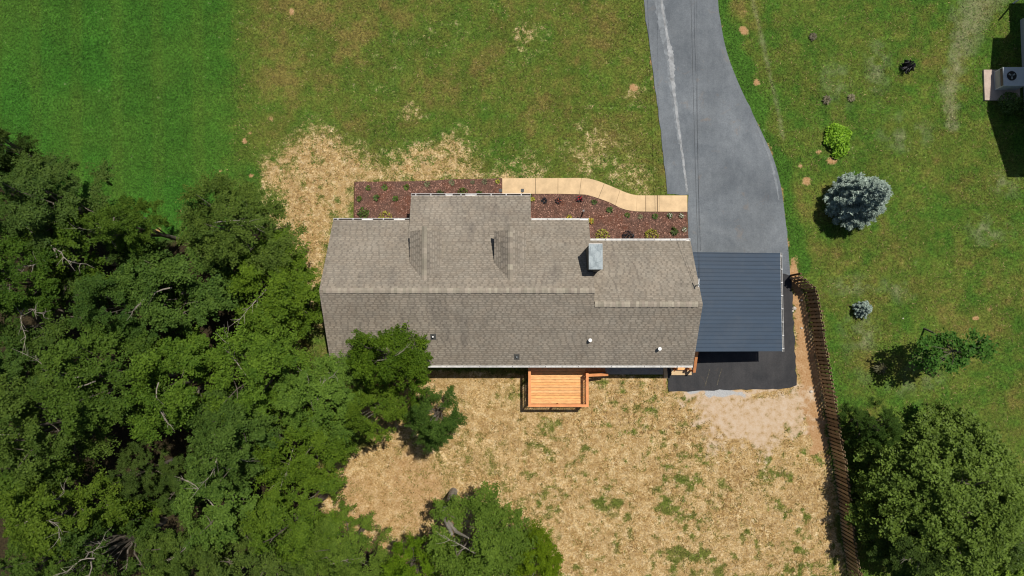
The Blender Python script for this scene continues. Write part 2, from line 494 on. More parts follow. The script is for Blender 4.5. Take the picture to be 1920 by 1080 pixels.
M['leaf_dark'] = make_leaf('dark_broadleaf_foliage', (0.020, 0.056, 0.009), (0.088, 0.155, 0.019), 0.22, 0.6, 0.12)
M['leaf_bright'] = make_leaf('bright_broadleaf_foliage', (0.050, 0.105, 0.007), (0.168, 0.268, 0.020), 0.24, 0.6, 0.12)
M['leaf_gloss'] = make_leaf('glossy_oak_foliage', (0.062, 0.132, 0.010), (0.215, 0.370, 0.038), 0.24, 0.55, 0.2)
M['leaf_young'] = make_leaf('sapling_foliage', (0.030, 0.095, 0.014), (0.080, 0.190, 0.028), 0.3, 0.6, 0.12)
M['needle'] = make_leaf('blue_spruce_needles', (0.13, 0.185, 0.155), (0.50, 0.59, 0.515), 0.1, 0.7, 0.2)
M['lime'] = make_leaf('lime_green_foliage', (0.14, 0.33, 0.012), (0.32, 0.62, 0.030), 0.3)
M['plant'] = make_leaf('bedding_plant_foliage', (0.045, 0.090, 0.015), (0.13, 0.21, 0.035), 0.25)
M['plant_yellow'] = make_leaf('golden_shrub_foliage', (0.25, 0.27, 0.03), (0.58, 0.56, 0.09), 0.25)
M['plant_pale'] = make_leaf('pale_plant_foliage', (0.12, 0.13, 0.06), (0.26, 0.25, 0.13), 0.25)
M['plant_dark'] = make_leaf('dark_purple_foliage', (0.012, 0.014, 0.016), (0.045, 0.036, 0.048), 0.1)
M['weed'] = make_leaf('grey_dry_weed', (0.10, 0.095, 0.05), (0.24, 0.22, 0.13), 0.1)
M['fl_red'] = m_simple('red_petals', (0.62, 0.02, 0.035), 0.6)
M['fl_coral'] = m_simple('coral_petals', (0.55, 0.13, 0.06), 0.6)
M['fl_white'] = m_simple('white_petals', (0.80, 0.78, 0.66), 0.6)
M['fl_orange'] = m_simple('orange_petals', (0.75, 0.34, 0.03), 0.6)
M['fl_yellow'] = m_simple('yellow_petals', (0.78, 0.56, 0.05), 0.6)

# ------------------------------------------------------------------ ground sheet
xs = np.concatenate([-np.geomspace(900, 31, 14), np.arange(-30, 30.01, 0.1), np.geomspace(31, 900, 14)])
ys = np.concatenate([-np.geomspace(900, 17, 14), np.arange(-16, 20.01, 0.1), np.geomspace(21, 900, 14)])
GX, GY = np.meshgrid(xs, ys)
gx, gy = GX.ravel(), GY.ravel()

front_dry = [(-14.04, 8.63), (-12.76, 10.01), (-10.95, 10.84), (-9.12, 10.23), (-7.29, 9.40), (-5.16, 9.79), (-3.19, 10.41), (-2.06, 9.55), (-1.82, 8.63), (-0.55, 8.38), (-8.97, 8.17), (-8.94, 6.00), (-9.67, 6.06), (-10.82, 2.10), (-10.61, 0.15), (-12.06, 4.36), (-13.45, 6.34)]
rear_dry = [(-11.99, 0.45), (-10.15, -2.24), (0.75, -2.53), (8.72, -2.68), (8.70, -3.57), (15.80, -3.42), (15.84, 3.46), (16.47, 2.25), (17.06, -0.75), (17.60, -5.49), (17.91, -8.42), (18.57, -13.79), (2.35, -14.22), (-13.51, -14.22), (-12.43, -8.42), (-9.49, -6.96), (-7.72, -6.37)]
gravel_pad = [(9.78, -3.60), (16.10, -3.30), (16.80, -5.49), (14.24, -6.73), (11.28, -6.73), (10.26, -5.20)]
litter_shade_poly = [(-35.30, 11.09), (-27.33, 9.55), (-24.47, 5.88), (-21.09, 4.06), (-19.02, 5.58), (-15.70, 5.58), (-12.63, 2.85), (-11.22, -0.75), (-9.25, -2.53), (-8.92, -5.49), (-10.68, -7.25), (-10.64, -9.88), (-7.66, -12.20), (-4.70, -13.64), (-4.68, -17.08), (-33.92, -17.08)]
bare_ring = [(-10.30, -8.57), (-8.01, -6.96), (-5.93, -6.81), (-3.85, -7.84), (-3.40, -9.30), (-4.72, -11.04), (-7.07, -12.20), (-9.14, -11.04)]
left_field = [(-900, 900), (-15.83, 28.47), (-15.53, 18.89), (-14.95, 13.25), (-13.95, 8.63), (-14.46, 4.06), (-34.83, 1.65), (-900, 0)]
pale_track = [(27.87, 19.83), (26.24, 17.31), (25.55, 15.12), (25.04, 13.57), (25.17, 11.40)]
drive_edge_r = [(11.87, 18.89), (12.31, 15.75), (13.42, 12.94), (14.88, 9.61), (15.37, 7.10), (15.72, 3.46)]
drive_edge_l = [(7.60, 18.89), (8.02, 15.12), (8.71, 8.94), (8.84, 7.53)]

def ground_masks(x, y):
    n = fbm(x, y, 0.55, 4, 3); nf = fbm(x, y, 1.9, 4, 9); nl = fbm(x, y, 0.16, 3, 21)
    wob = (n - 0.5) * 3.2 + (nf - 0.5) * 1.3
    dry = sst(sd_poly(x, y, front_dry) + wob * 0.8, -2.2, 1.5) * 0.88
    nh0 = fbm(x, y, 2.2, 3, 177)
    dry = dry * (1 - 0.42 * sst(nh0 * .7 + n * .3, 0.50, 0.66))
    rd = sst(np.maximum(sd_poly(x, y, rear_dry), sd_poly(x, y, [(8.66, -2.24), (16.13, -2.24), (16.08, -4.31), (8.64, -4.31)])) + wob * 0.35, -0.25, 0.35)
    nh_ = fbm(x, y, 2.6, 3, 77)
    greenp = sst(nh_ * .85 + nf * .15 + (n - 0.5) * 0.35 + 0.05 * sst(-y, 6, 14), 0.52, 0.72) * (0.35 + 0.65 * sst(x, -3, 4))
    dry = np.maximum(dry, rd * (0.93 - 0.52 * greenp - 0.26 * sst(n * .5 + nf * .5 + .06 * sst(-y, 5, 13), .46, .66)))
    midlawn = sst(sd_poly(x, y, [(-15.10, 20.15), (7.86, 20.15), (8.79, 8.63), (-13.95, 8.63)]), -1.0, 1.0)
    dry = np.maximum(dry, midlawn * (0.26 * sst(n * 0.6 + nf * 0.4, 0.52, 0.72)))
    for cx, cy, r in ((*(4.86, 10.01), 1.5), (*(6.97, 8.32), 1.2), (*(6.22, 8.78), 1.3), (*(0.77, 16.84), 0.7), (*(7.02, 13.41), 0.5), (*(-5.79, 12.17), 0.6), (*(1.21, 8.94), 1.0)):
        dry = np.maximum(dry, 0.38 * np.clip(1.4 - np.hypot(x - cx, y - cy) / (r * 1.2) + (nf - 0.5) * 2.6, 0, 1))
    right = sst(x, 13.5, 15.5)
    dry = np.maximum(dry, right * (y > -16) * (0.06 * sst(n * 0.5 + nf * 0.5, 0.55, 0.7)) * (1 - rd))
    dirt = np.zeros_like(x)
    for cx, cy, r in ((*(-16.05, 10.53), .16), (*(-15.75, 10.41), .14), (*(-15.26, 10.63), .22), (*(-14.91, 11.09), .28), (*(-16.59, 8.94), .2), (*(-16.20, 9.00), .2), (*(-16.24, 9.18), .15), (*(-20.05, 5.46), .34), (*(-22.51, 8.87), .2), (*(-18.81, 6.67), .2), (*(-16.13, 8.44), .22), (*(-14.86, 8.63), .2), (*(16.67, 8.23), .42), (*(16.45, 9.18), .3), (*(26.88, 1.05), .4), (*(26.15, 0.57), .3), (*(13.35, 17.09), .35), (*(13.34, 18.19), .3), (*(13.96, 13.97), .32), (*(-12.75, 18.19), .35), (*(-13.77, 12.02), .35), (*(-13.09, 14.81), .25), (*(6.96, 13.72), .4), (*(18.22, 9.55), .35), (*(17.50, 10.01), .3), (*(9.66, 9.86), .2)):
        dirt = np.maximum(dirt, np.clip(1.15 - np.hypot(x - cx, (y - cy) * 1.1) / (r * .85) + (nf - 0.5) * 2.4, 0, 1) * 0.7)
    e = np.minimum(d_line(x, y, drive_edge_l), d_line(x, y, drive_edge_r))
    dirt = np.maximum(dirt, sst(0.12 + (nf - 0.5) * 0.9 - e, 0, 0.3) * 0.6)
    strip = sd_poly(x, y, [(15.61, 4.06), (16.03, 4.12), (17.06, -0.75), (17.50, -4.61), (17.79, -7.25), (16.61, -6.96), (15.86, -3.57), (15.80, -0.75)])
    dirt = np.maximum(dirt, sst(strip + (nf - 0.5) * 0.9, -0.15, 0.3) * 0.85)
    dirt = np.maximum(dirt, sst(sd_poly(x, y, gravel_pad) + (n - 0.5) * 1.2, -0.3, 0.5) * 0.10)
    dirt = np.maximum(dirt, sst(sd_poly(x, y, bare_ring) + (n - 0.5) * 1.8, -1.3, 0.9) * (0.36 + 0.22 * n))
    dirt = np.maximum(dirt, sst(0.16 - np.abs(d_line(x, y, [(8.64, -3.57), (8.45, -2.24)]) - 0.0) + (nf - .5) * .4, 0, 0.2) * 0.7)
    gravel = sst(sd_poly(x, y, [(8.71, -3.19), (15.99, -2.98), (15.80, -3.39), (14.30, -3.90), (13.10, -4.25), (11.47, -4.07), (10.73, -3.66), (8.76, -3.66)]) + (n - 0.5) * 1.2 + (nf - .5) * .7, -0.1, 0.5)
    gravel = np.maximum(gravel, sst(sd_poly(x, y, gravel_pad) + (nf - 0.5) * 2.2 + (n - .5) * 1.5, -0.9, 1.1) * 0.64)
    lush = sst(sd_poly(x, y, left_field) + (n - 0.5) * 2.5 + (nf - .5) * 1.5 + (nh0 - .5) * 1.2, -2.6, 2.4) * np.clip(0.93 + 0.3 * (nl - .5) + 0.22 * (n - .5) - 0.10 * sst(np.abs(np.sin(x * 1.35 + y * .05)), .8, 1), 0, 1)
    other = 0.33 + 0.35 * (nl - 0.5) + 0.8 * (n - 0.5) + 0.9 * (nf - 0.5) + right * 0.20
    near = sst(sd_poly(x, y, front_dry) + 5.0, 0, 4.5) * (1 - right)
    lush = np.maximum(lush, np.clip(other + 0.22 * near, 0.0, 0.8))
    lush = np.maximum(lush, 0.85 * sst(1.6 - d_line(x, y, drive_edge_r) + (n - .5) * 2, 0, 1))
    dry = dry * (1 - 0.9 * sst(sd_poly(x, y, left_field), 0.0, 0.8))
    lush = lush * (1 - 0.55 * rd)
    pale = np.clip(1.25 - d_line(x, y, pale_track) / (0.32 + 0.10 * np.clip(y - 12, 0, 9)) + (nf - 0.5) * 1.6 + (n - .5), 0, 1) * 0.7
    pale = np.maximum(pale, 0.5 * np.clip(1.1 - d_line(x, y, [(13.90, 18.89), (14.41, 16.37), (14.96, 13.57), (15.51, 10.78)]) / 0.16 + (nf - .5) * 1.8, 0, 1))
    for cx, cy, rx, ry in ((*(19.54, 2.40), 1.9, 0.7), (*(21.94, 2.10), 1.0, 0.6), (*(19.75, -0.75), 0.9, 2.2), (*(18.64, 14.19), 1.2, 1.5), (*(20.80, 14.81), 0.8, 2.0), (*(22.69, -2.53), 1.4, 1.1), (*(27.89, 8.32), 1.2, 0.9), (*(26.87, 5.58), 1.3, 1.0), (*(22.52, 11.09), 1.6, 1.2)):
        pale = np.maximum(pale, 0.60 * np.clip(1.2 - np.hypot((x - cx) / rx, (y - cy) / ry) + (n - 0.5) * 1.8, 0, 1) * sst(nf, .35, .65))
    litter = sst(sd_poly(x, y, litter_shade_poly) + (n - 0.5) * 1.5, -0.2, 0.8)  # woodland floor: leaf litter plus painted under-canopy shade
    return dry, dirt, np.clip(lush, 0, 1), np.clip(pale, 0, 1), litter, np.clip(gravel, 0, 1)

dry, dirt, lush, pale, litter, gravel = ground_masks(gx, gy)
me = bpy.data.meshes.new('ground')
nx, ny = len(xs), len(ys)
me.vertices.add(nx * ny)
gz = (fbm(gx, gy, 0.5, 3, 5) - 0.5) * 0.05 - 0.01
me.vertices.foreach_set('co', np.stack([gx, gy, gz], 1).astype(np.float32).ravel())
ii = (np.arange(ny - 1)[:, None] * nx + np.arange(nx - 1)[None, :]).ravel()
quads = np.stack([ii, ii + 1, ii + nx + 1, ii + nx], 1).astype(np.int32)
me.loops.add(quads.size); me.loops.foreach_set('vertex_index', quads.ravel())
me.polygons.add(len(quads))
me.polygons.foreach_set('loop_start', np.arange(0, quads.size, 4, dtype=np.int32))
me.polygons.foreach_set('loop_total', np.full(len(quads), 4, dtype=np.int32))
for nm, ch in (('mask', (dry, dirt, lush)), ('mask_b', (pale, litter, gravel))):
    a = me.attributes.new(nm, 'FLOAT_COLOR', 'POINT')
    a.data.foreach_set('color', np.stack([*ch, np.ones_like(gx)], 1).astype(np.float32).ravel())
me.update(calc_edges=True)
me.materials.append(M['ground'])
g = link('ground', me); g['kind'] = 'structure'

# ------------------------------------------------------------------ driveway, paths, beds
def sheet(name, pts, z, mat, z0=-0.08, label=None):
    mb = MB().prism(pts, z0, z)
    o = solo(name, mb, mat, label, None, kind='structure')
    return o
dl = [(6.08, 48.40), (7.61, 22.69), (7.60, 18.89), (7.85, 16.69), (8.02, 15.12), (8.41, 11.71), (8.71, 8.94), (8.81, 7.59)]
dr = [(15.70, 2.70), (15.61, 4.36), (15.45, 6.49), (15.24, 8.17), (14.88, 9.61), (14.36, 10.87), (13.42, 12.94), (12.95, 14.03), (12.49, 15.28), (12.20, 16.37), (12.00, 17.63), (11.87, 18.89), (11.84, 22.69), (10.56, 48.40)]
drive = rough_poly(spline(dl, 3), 0.35, 0.035, 3)
dpoly = rough_poly(spline(dl, 3) + [(10.02, 7.56), (9.95, 6.55), (9.99, 5.00), (10.22, 2.55), (10.21, 1.65)] + spline(dr, 3), 0.35, 0.04, 3)
driveway = sheet('driveway', dpoly, 0.03, M['old_asphalt'], label='old grey asphalt driveway')
new_pts = [(10.23, 3.31), (15.35, 3.06), (15.67, 2.94), (15.80, 1.65), (15.83, -1.05), (15.90, -3.19), (15.21, -3.36), (14.31, -3.42), (13.12, -3.45), (11.93, -3.45), (11.03, -3.48), (10.14, -3.51), (8.76, -3.54), (8.66, -2.68), (8.72, -2.09)]
carpave = sheet('carport_pavement', rough_poly(new_pts, 0.25, 0.05, 5), 0.055, M['new_asphalt'], label='fresh black asphalt under and behind the carport')
SEAMP = [(8.39, 20.78), (8.46, 18.89), (8.74, 17.00), (9.00, 15.75), (9.14, 14.19), (9.36, 12.32), (9.58, 10.47)]
# (scuffs are added after the ribbon helper)
# pale repaired seam and dark cracks on the driveway
def ribbon(pts, w, z, mat, name, parent, seed, jit=0.5, th=0.006):
    r = random.Random(seed); P = spline(pts, 14); L = []; Rr = []
    for i, p in enumerate(P):
        p = Vector(p); q = Vector(P[min(i + 1, len(P) - 1)]) - Vector(P[max(i - 1, 0)]); q.normalize()
        nn = Vector((-q.y, q.x)); ww = w(i / len(P)) if callable(w) else w
        a = ww / 2 * (1 + r.uniform(-jit, jit)); b = ww / 2 * (1 + r.uniform(-jit, jit))
        L.append(p + nn * a); Rr.append(p - nn * b)
    mb = MB()
    for i in range(len(L) - 1):
        z0, z1 = z, z + th
        mb.hexa([(Rr[i].x, Rr[i].y, z0), (Rr[i + 1].x, Rr[i + 1].y, z0), (L[i + 1].x, L[i + 1].y, z0), (L[i].x, L[i].y, z0),
                 (Rr[i].x, Rr[i].y, z1), (Rr[i + 1].x, Rr[i + 1].y, z1), (L[i + 1].x, L[i + 1].y, z1), (L[i].x, L[i].y, z1)], 1.0, False)
    return mb.part(name, mat, parent)
ribbon([(8.60, 20.78), (8.61, 18.89), (8.87, 17.00), (9.10, 15.75), (9.20, 14.19), (9.39, 12.32), (9.61, 10.47), (9.80, 8.94), (9.93, 7.71)],
       lambda t: 0.12 + 0.22 * math.exp(-((t - 0.42) / 0.10) ** 2), 0.0305, M['seam'], 'seam_filler', driveway, 4, 0.35)
ribbon(SEAMP, lambda t: 0.62 - 0.4 * t, 0.0302, M['seam_faint'], 'faded_band', driveway, 12, 0.25, 0.003)
ribbon([(10.51, 20.15), (10.49, 17.00), (10.53, 15.12), (10.55, 12.63), (10.57, 9.55), (10.61, 6.49), (10.64, 4.36)], 0.014, 0.0305, M['crack'], 'crack', driveway, 8, 0.7)
ribbon([(13.94, 11.55), (14.35, 10.53), (14.70, 9.55), (15.00, 8.17), (15.13, 7.25)], lambda t: 0.05 + 0.10 * math.sin(t * 3.1), 0.0305, M['seam_faint'], 'seam_filler', driveway, 9, 0.4)

for pp in ([(11.05, -2.30), (10.92, -2.77), (10.77, -3.25)], [(11.74, -2.27), (11.61, -2.62), (11.45, -3.19)]):
    ribbon(pp, 0.035, 0.0555, M['scuff'], 'tyre_scuff', carpave, 21, 0.9, 0.002)
top_edge = [(-0.55, 8.48), (1.33, 8.49), (2.61, 8.49), (3.94, 8.49), (4.70, 8.38), (5.76, 7.97), (6.42, 7.68), (6.96, 7.53), (7.57, 7.50), (9.93, 7.50)]
bot_edge = [(-0.55, 7.59), (1.33, 7.59), (2.60, 7.59), (3.82, 7.56), (4.36, 7.50), (5.45, 7.13), (6.20, 6.76), (6.86, 6.61), (7.56, 6.58), (9.92, 6.57)]
tt = spline(top_edge, 6); bb = spline(bot_edge, 6)
walk = bpy.data.objects.new('sidewalk', MB().prism(list(bb) + list(tt)[::-1], -0.08, 0.035).mesh('sidewalk', M['joint']))
COL.objects.link(walk); walk['kind'] = 'structure'; walk['label'] = 'curving tan concrete front walk'
K = len(tt)
cuts = [0, 6, 12, 18, 27, 33, 44, 48, 49.8, 54]
def along(P, t):
    i = min(int(t), len(P) - 2); f = t - i
    return (P[i][0] + (P[i + 1][0] - P[i][0]) * f, P[i][1] + (P[i + 1][1] - P[i][1]) * f)
for c0, c1 in zip(cuts[:-1], cuts[1:]):
    e = 0.10
    ts = [c0 + (0.05 if c0 else 0)] + [k for k in range(int(c0) + 1, int(math.ceil(c1))) if c0 + .15 < k < c1 - .15] + [c1 - (0.05 if c1 < 54 else 0)]
    # joints of constant width
    A = [along(bb, t) for t in ts]; B = [along(tt, t) for t in ts]
    MB().prism(A + B[::-1], 0.0, 0.09).part('slab', M['concrete_tan'], walk)

sheet('rear_walk', [(5.02, -1.94), (8.46, -1.94), (8.45, -2.59), (5.01, -2.59)], 0.04, M['concrete_grey'], label='grey concrete strip along the rear wall')
sheet('edging_strip', [(8.45, -2.06), (8.66, -2.06), (8.71, -2.80), (8.50, -2.80)], 0.07, M['concrete_tan'], label='narrow tan concrete edging beside black asphalt')

bedL = [(-8.97, 8.29), (-5.46, 8.32), (-3.03, 8.44), (-0.55, 8.49), (-0.54, 7.53), (-0.45, 6.49), (-5.73, 5.27), (-8.93, 5.27)]
bedR = list(bb)[::-1] ; bedR = [p for p in bedR if p[0] > 0.8] + [(1.12, 7.59), (0.91, 5.27), (4.37, 4.36), (10.04, 4.36), (9.96, 5.27)]
mulch_l = sheet('mulch_bed', rough_poly(bedL, 0.3, 0.015, 2), 0.05, M['mulch'], label='brown bark mulch bed left of the porch')
mulch_r = sheet('mulch_bed', bedR, 0.05, M['mulch'], label='brown bark mulch bed right of the porch')
def chips(name, poly, n, seed, tone):
    r = np.random.RandomState(seed); P = np.array(poly)
    x = r.uniform(P[:, 0].min(), P[:, 0].max(), n * 2); y = r.uniform(P[:, 1].min(), P[:, 1].max(), n * 2)
    k = sd_poly(x, y, poly) > 0.03
    mb = MB()
    rr = random.Random(seed)
    for px, py in zip(x[k], y[k]):
        a = rr.uniform(0, 3.14); l = rr.uniform(0.02, 0.05); w = rr.uniform(0.008, 0.016); z = 0.05 + rr.uniform(0.0, 0.012)
        tlt = rr.uniform(-0.012, 0.012)
        c, s = math.cos(a), math.sin(a)
        q = [(-l, -w), (l, -w), (l, w), (-l, w)]
        bt = [(px + c * u - s * v, py + s * u + c * v, z - 0.004 + tlt * (u / l)) for u, v in q]
        tp = [(px + c * u - s * v, py + s * u + c * v, z + 0.010 + tlt * (u / l)) for u, v in q]
        mb.hexa(bt + tp, rr.choice(tone), False)
    return mb.part(name, M['chip'], mulch_l if seed == 1 else mulch_r)
for pl, nn, sd in ((bedL, 3600, 1), (bedR, 4200, 2)):
    o = chips('bark_chips', pl, nn, sd, (0.5, 0.7, 0.8, 0.9, 1.0, 1.0, 1.2, 1.4, 1.8, 2.6)); o['kind'] = 'stuff'
# thin dark board edging the bed
MB().bar((*(-8.94, 8.29), 0.05), (*(-8.94, 6.03), 0.05), 0.04, 0.12).part('edging_board', M['fence_rail'], mulch_l)

# grass blades: two sheets of loose blades that give the lawn its nap
hard = [dpoly, new_pts, list(bb) + list(tt)[::-1], bedL, bedR]
def blades(name, n, seed, want_dry):
    r = np.random.RandomState(seed)
    x = r.uniform(-29.5, 29.5, n); y = r.uniform(-14.8, 19.2, n)
    ok = np.ones(n, bool)
    for p in hard: ok &= sd_poly(x, y, p) < -0.02
    ok &= ~((x > -9.1) & (x < 9.1) & (y > -1.4) & (y < 4.5))
    x, y = x[ok], y[ok]
    d, di, lu, pa, li, gr = ground_masks(x, y)
    cl = fbm(x, y, 3.0, 3, 40)
    pick = ((d + (cl - 0.5) * 1.5 + r.uniform(-.38, .38, len(x))) > 0.46) == want_dry
    pick &= (di + (cl - .5) * .5 < 0.5) & (gr < 0.4) & (li < 0.6)
    if want_dry: pick &= (r.rand(len(x)) < np.clip(d * 1.3 - .25, 0, .85)) & (d > 0.2)
    x, y, lu, cl, pa = x[pick], y[pick], lu[pick], cl[pick], pa[pick]
    m = len(x)
    a = r.uniform(0, 2 * np.pi, m); L = r.uniform(0.07, 0.19, m) * (0.95 if want_dry else 0.9); w = r.uniform(0.009, 0.022, m)
    h = L * r.uniform(0.10, 0.55, m)
    dx, dy = np.cos(a), np.sin(a); bx, by = -dy * w, dx * w
    z0 = np.full(m, -0.01)
    V = np.stack([np.stack([x + bx, y + by, z0], 1), np.stack([x - bx, y - by, z0], 1), np.stack([x + dx * L, y + dy * L, z0 + 0.01 + h], 1)], 1).reshape(-1, 3)
    b = np.clip(r.normal(1.0, 0.42, m), 0.35, 2.1)[:, None]
    if want_dry:
        br = sst(fbm(x, y, 0.75, 4, 61), .45, .62) * .45
        t = np.clip((cl - .5) * 1.9 + .58 - br + r.uniform(-0.3, 0.3, m), 0, 1)[:, None]
        c = (np.array([0.24, 0.14, 0.05]) * (1 - t) + np.array([0.70, 0.53, 0.285]) * t) * (0.70 + 0.30 * b)
    else:
        t = lu[:, None]; u = r.uniform(0, 1, m)[:, None]
        c = np.where(t < .35, np.array([0.170, 0.138, 0.036]) * (1 - t / .35) + np.array([0.108, 0.128, 0.022]) * t / .35, np.array([0.108, 0.128, 0.022]) * (1 - t) / .65 + np.array([0.037, 0.120, 0.013]) * (t - .35) / .65) * b
        c = np.where((u > 0.93) & (t < 0.7), np.array([0.26, 0.20, 0.09]) * b, c)
        c = c * np.array([1.0, 0.98, 1.05])
        c = c * (1 - 0.6 * pa[:, None]) + np.array([0.28, 0.26, 0.15]) * 0.6 * pa[:, None] * b
    o = link(name, quads_mesh(name, V, M['blades'], c, 3)); o['kind'] = 'stuff'
    return o
o = blades('lawn_grass', 330000, 5, False); o['label'] = 'short mown green grass'
o = blades('dry_grass', 330000, 6, True); o['label'] = 'straw coloured dead grass around the house'

# ------------------------------------------------------------------ house
EX0, EX1, XS = -9.46, 9.46, 4.06
RY, RZ = 1.83, 5.19                   # main ridge
RY2, RZ2 = 1.18, 4.762                # lower ridge of the right wing
FE = (5.69, 2.64); FE2 = (4.62, 2.50); BE = (-1.945, 2.70); PE = (7.02, 2.55)
def z_front(y): return RZ - (RZ - FE[1]) * (y - RY) / (FE[0] - RY)
house = thing('house', 'long single-storey house with brown-grey shingle roof and two dormers', 'house', (0, 1.8, 0))
wall = MB().prism_x([(-1.5, 0), (5.2, 0), (5.2, 2.75), (1.83, 4.98), (-1.5, 2.78)], -9.15, 3.90)
wall.prism_x([(-1.5, 0), (4.15, 0), (4.15, 2.58), (1.18, 4.54), (-1.5, 2.775)], 3.90, 9.15)
wall = wall.part('wall', M['siding'], house)
for x in (-5.1, -2.9, -0.4, 0.75):
    MB().box(x - 0.08, x + 0.08, 6.55, 6.71, 0.0, 2.36).part('porch_post', M['white'], house)
MB().box(-5.2, 0.85, 5.2, 6.8, 0.0, 0.16).part('porch_floor', M['concrete_grey'], house)

def shingle_plane(mb, p_eave, p_top, x0f, x1f, axis='x', expo=0.128, tabw=(0.14, 0.34), seed=1, swap=False, shade=1.0):
    """courses of laminated shingles on a sloped rectangle; p = (horizontal, z); axis is the direction of the eave"""
    r = random.Random(seed)
    h0, z0 = p_eave; h1, z1 = p_top
    L = math.hypot(h1 - h0, z1 - z0); dh, dz = (h1 - h0) / L, (z1 - z0) / L
    nh, nz = (-dz if dh > 0 else dz), abs(dh)
    rows = int(L / expo)
    def P(u, s, n):
        h = h0 + dh * s + nh * n; z = z0 + dz * s + nz * n
        return (u, h, z) if axis == 'x' else (h, u, z)
    for k in range(rows):
        s0 = k * L / rows; s1 = s0 + L / rows * 1.02
        a, b = x0f((s0 + s1) / 2 / L), x1f((s0 + s1) / 2 / L)
        if b - a < 0.05: continue
        rowt = r.uniform(0.96, 1.04) * shade
        u = a
        while u < b - 1e-4:                              # lower, darker layer
            v = min(b, u + r.uniform(0.7, 1.1)); t = 0.79 * r.uniform(0.93, 1.07) * rowt
            mb.hexa([P(u, s0, -0.004), P(v, s0, -0.004), P(v, s1, -0.004), P(u, s1, -0.004), P(u, s0, 0.006), P(v, s0, 0.006), P(v, s1, 0.0), P(u, s1, 0.0)] if (axis == 'x') == (dh > 0)
                    else [P(v, s0, -0.004), P(u, s0, -0.004), P(u, s1, -0.004), P(v, s1, -0.004), P(v, s0, 0.006), P(u, s0, 0.006), P(u, s1, 0.0), P(v, s1, 0.0)], t, False)
            u = v
        u = a - r.uniform(0, 0.3)
        while u < b:                                     # proud, lighter tabs
            w = r.uniform(*tabw); v = u + w; uu, vv = max(u, a), min(v, b)
            if vv - uu > 0.03:
                t = r.choice((0.93, 0.98, 1.02, 1.05, 1.08, 1.12)) * r.uniform(0.97, 1.03) * rowt
                ins = 0.012
                sm_ = s0 + (s1 - s0) * 0.70; q = [(uu, s0), (vv, s0), (vv - ins, sm_), (uu + ins, sm_)]
                if (axis == 'x') != (dh > 0): q = [q[1], q[0], q[3], q[2]]
                mb.hexa([P(c, s, 0.0) for c, s in q] + [P(q[0][0], q[0][1], 0.016), P(q[1][0], q[1][1], 0.016), P(q[2][0], q[2][1], 0.007), P(q[3][0], q[3][1], 0.007)], t, False)
            u = v + r.uniform(0.05, 0.11)
    return mb

def roof_part(pts, shing, th=0.14):
    pl = MB().slab([(p[0], p[1], p[2] - 0.012) for p in pts], th).part('roof', M['roof_board'], house)
    s = shing.part('shingles', M['shingle'], pl); s['kind'] = 'stuff'
    return pl
C = lambda v: (lambda t: v)
front = roof_part([(EX0, FE[0], FE[1]), (XS, FE[0], FE[1]), (XS, RY, RZ), (EX0, RY, RZ)], shingle_plane(MB(), FE, (RY, RZ), C(EX0), C(XS), seed=3))
front['label'] = 'front slope of the main roof'
wing = roof_part([(XS + .02, FE2[0], FE2[1]), (EX1, FE2[0], FE2[1]), (EX1, RY2, RZ2), (XS + .02, RY2, RZ2)], shingle_plane(MB(), FE2, (RY2, RZ2), C(XS + 0.03), C(EX1), seed=4))
wing['label'] = 'lower front slope of the right wing'
sp = (RY2 - BE[0]) / (RY - BE[0])
rear = roof_part([(EX0, BE[0], BE[1]), (EX1, BE[0], BE[1]), (EX1, RY2, RZ2), (XS, RY2, RZ2), (XS, RY, RZ), (EX0, RY, RZ)],
                 shingle_plane(MB(), BE, (RY, RZ), C(EX0), lambda t: EX1 if t < sp else XS, seed=5))
rear['label'] = 'rear slope of the roof'
# porch roof, a shallower slope that runs up into the main slope
PX0, PX1 = -5.36, 0.99
PT = (4.45, z_front(4.45) + 0.012)
porch = roof_part([(PX0, PE[0], PE[1]), (PX1, PE[0], PE[1]), (PX1, PT[0], PT[1]), (PX0, PT[0], PT[1])], shingle_plane(MB(), PE, PT, C(PX0), C(PX1), seed=6))
porch['label'] = 'shallow porch roof at the front'
MB().prism_x([(4.7, z_front(4.7) - 0.1), (6.7, 2.45), (6.7, 2.5), (4.7, 3.2)], PX0 + 0.15, PX1 - 0.15).part('porch_gable', M['siding'], house)

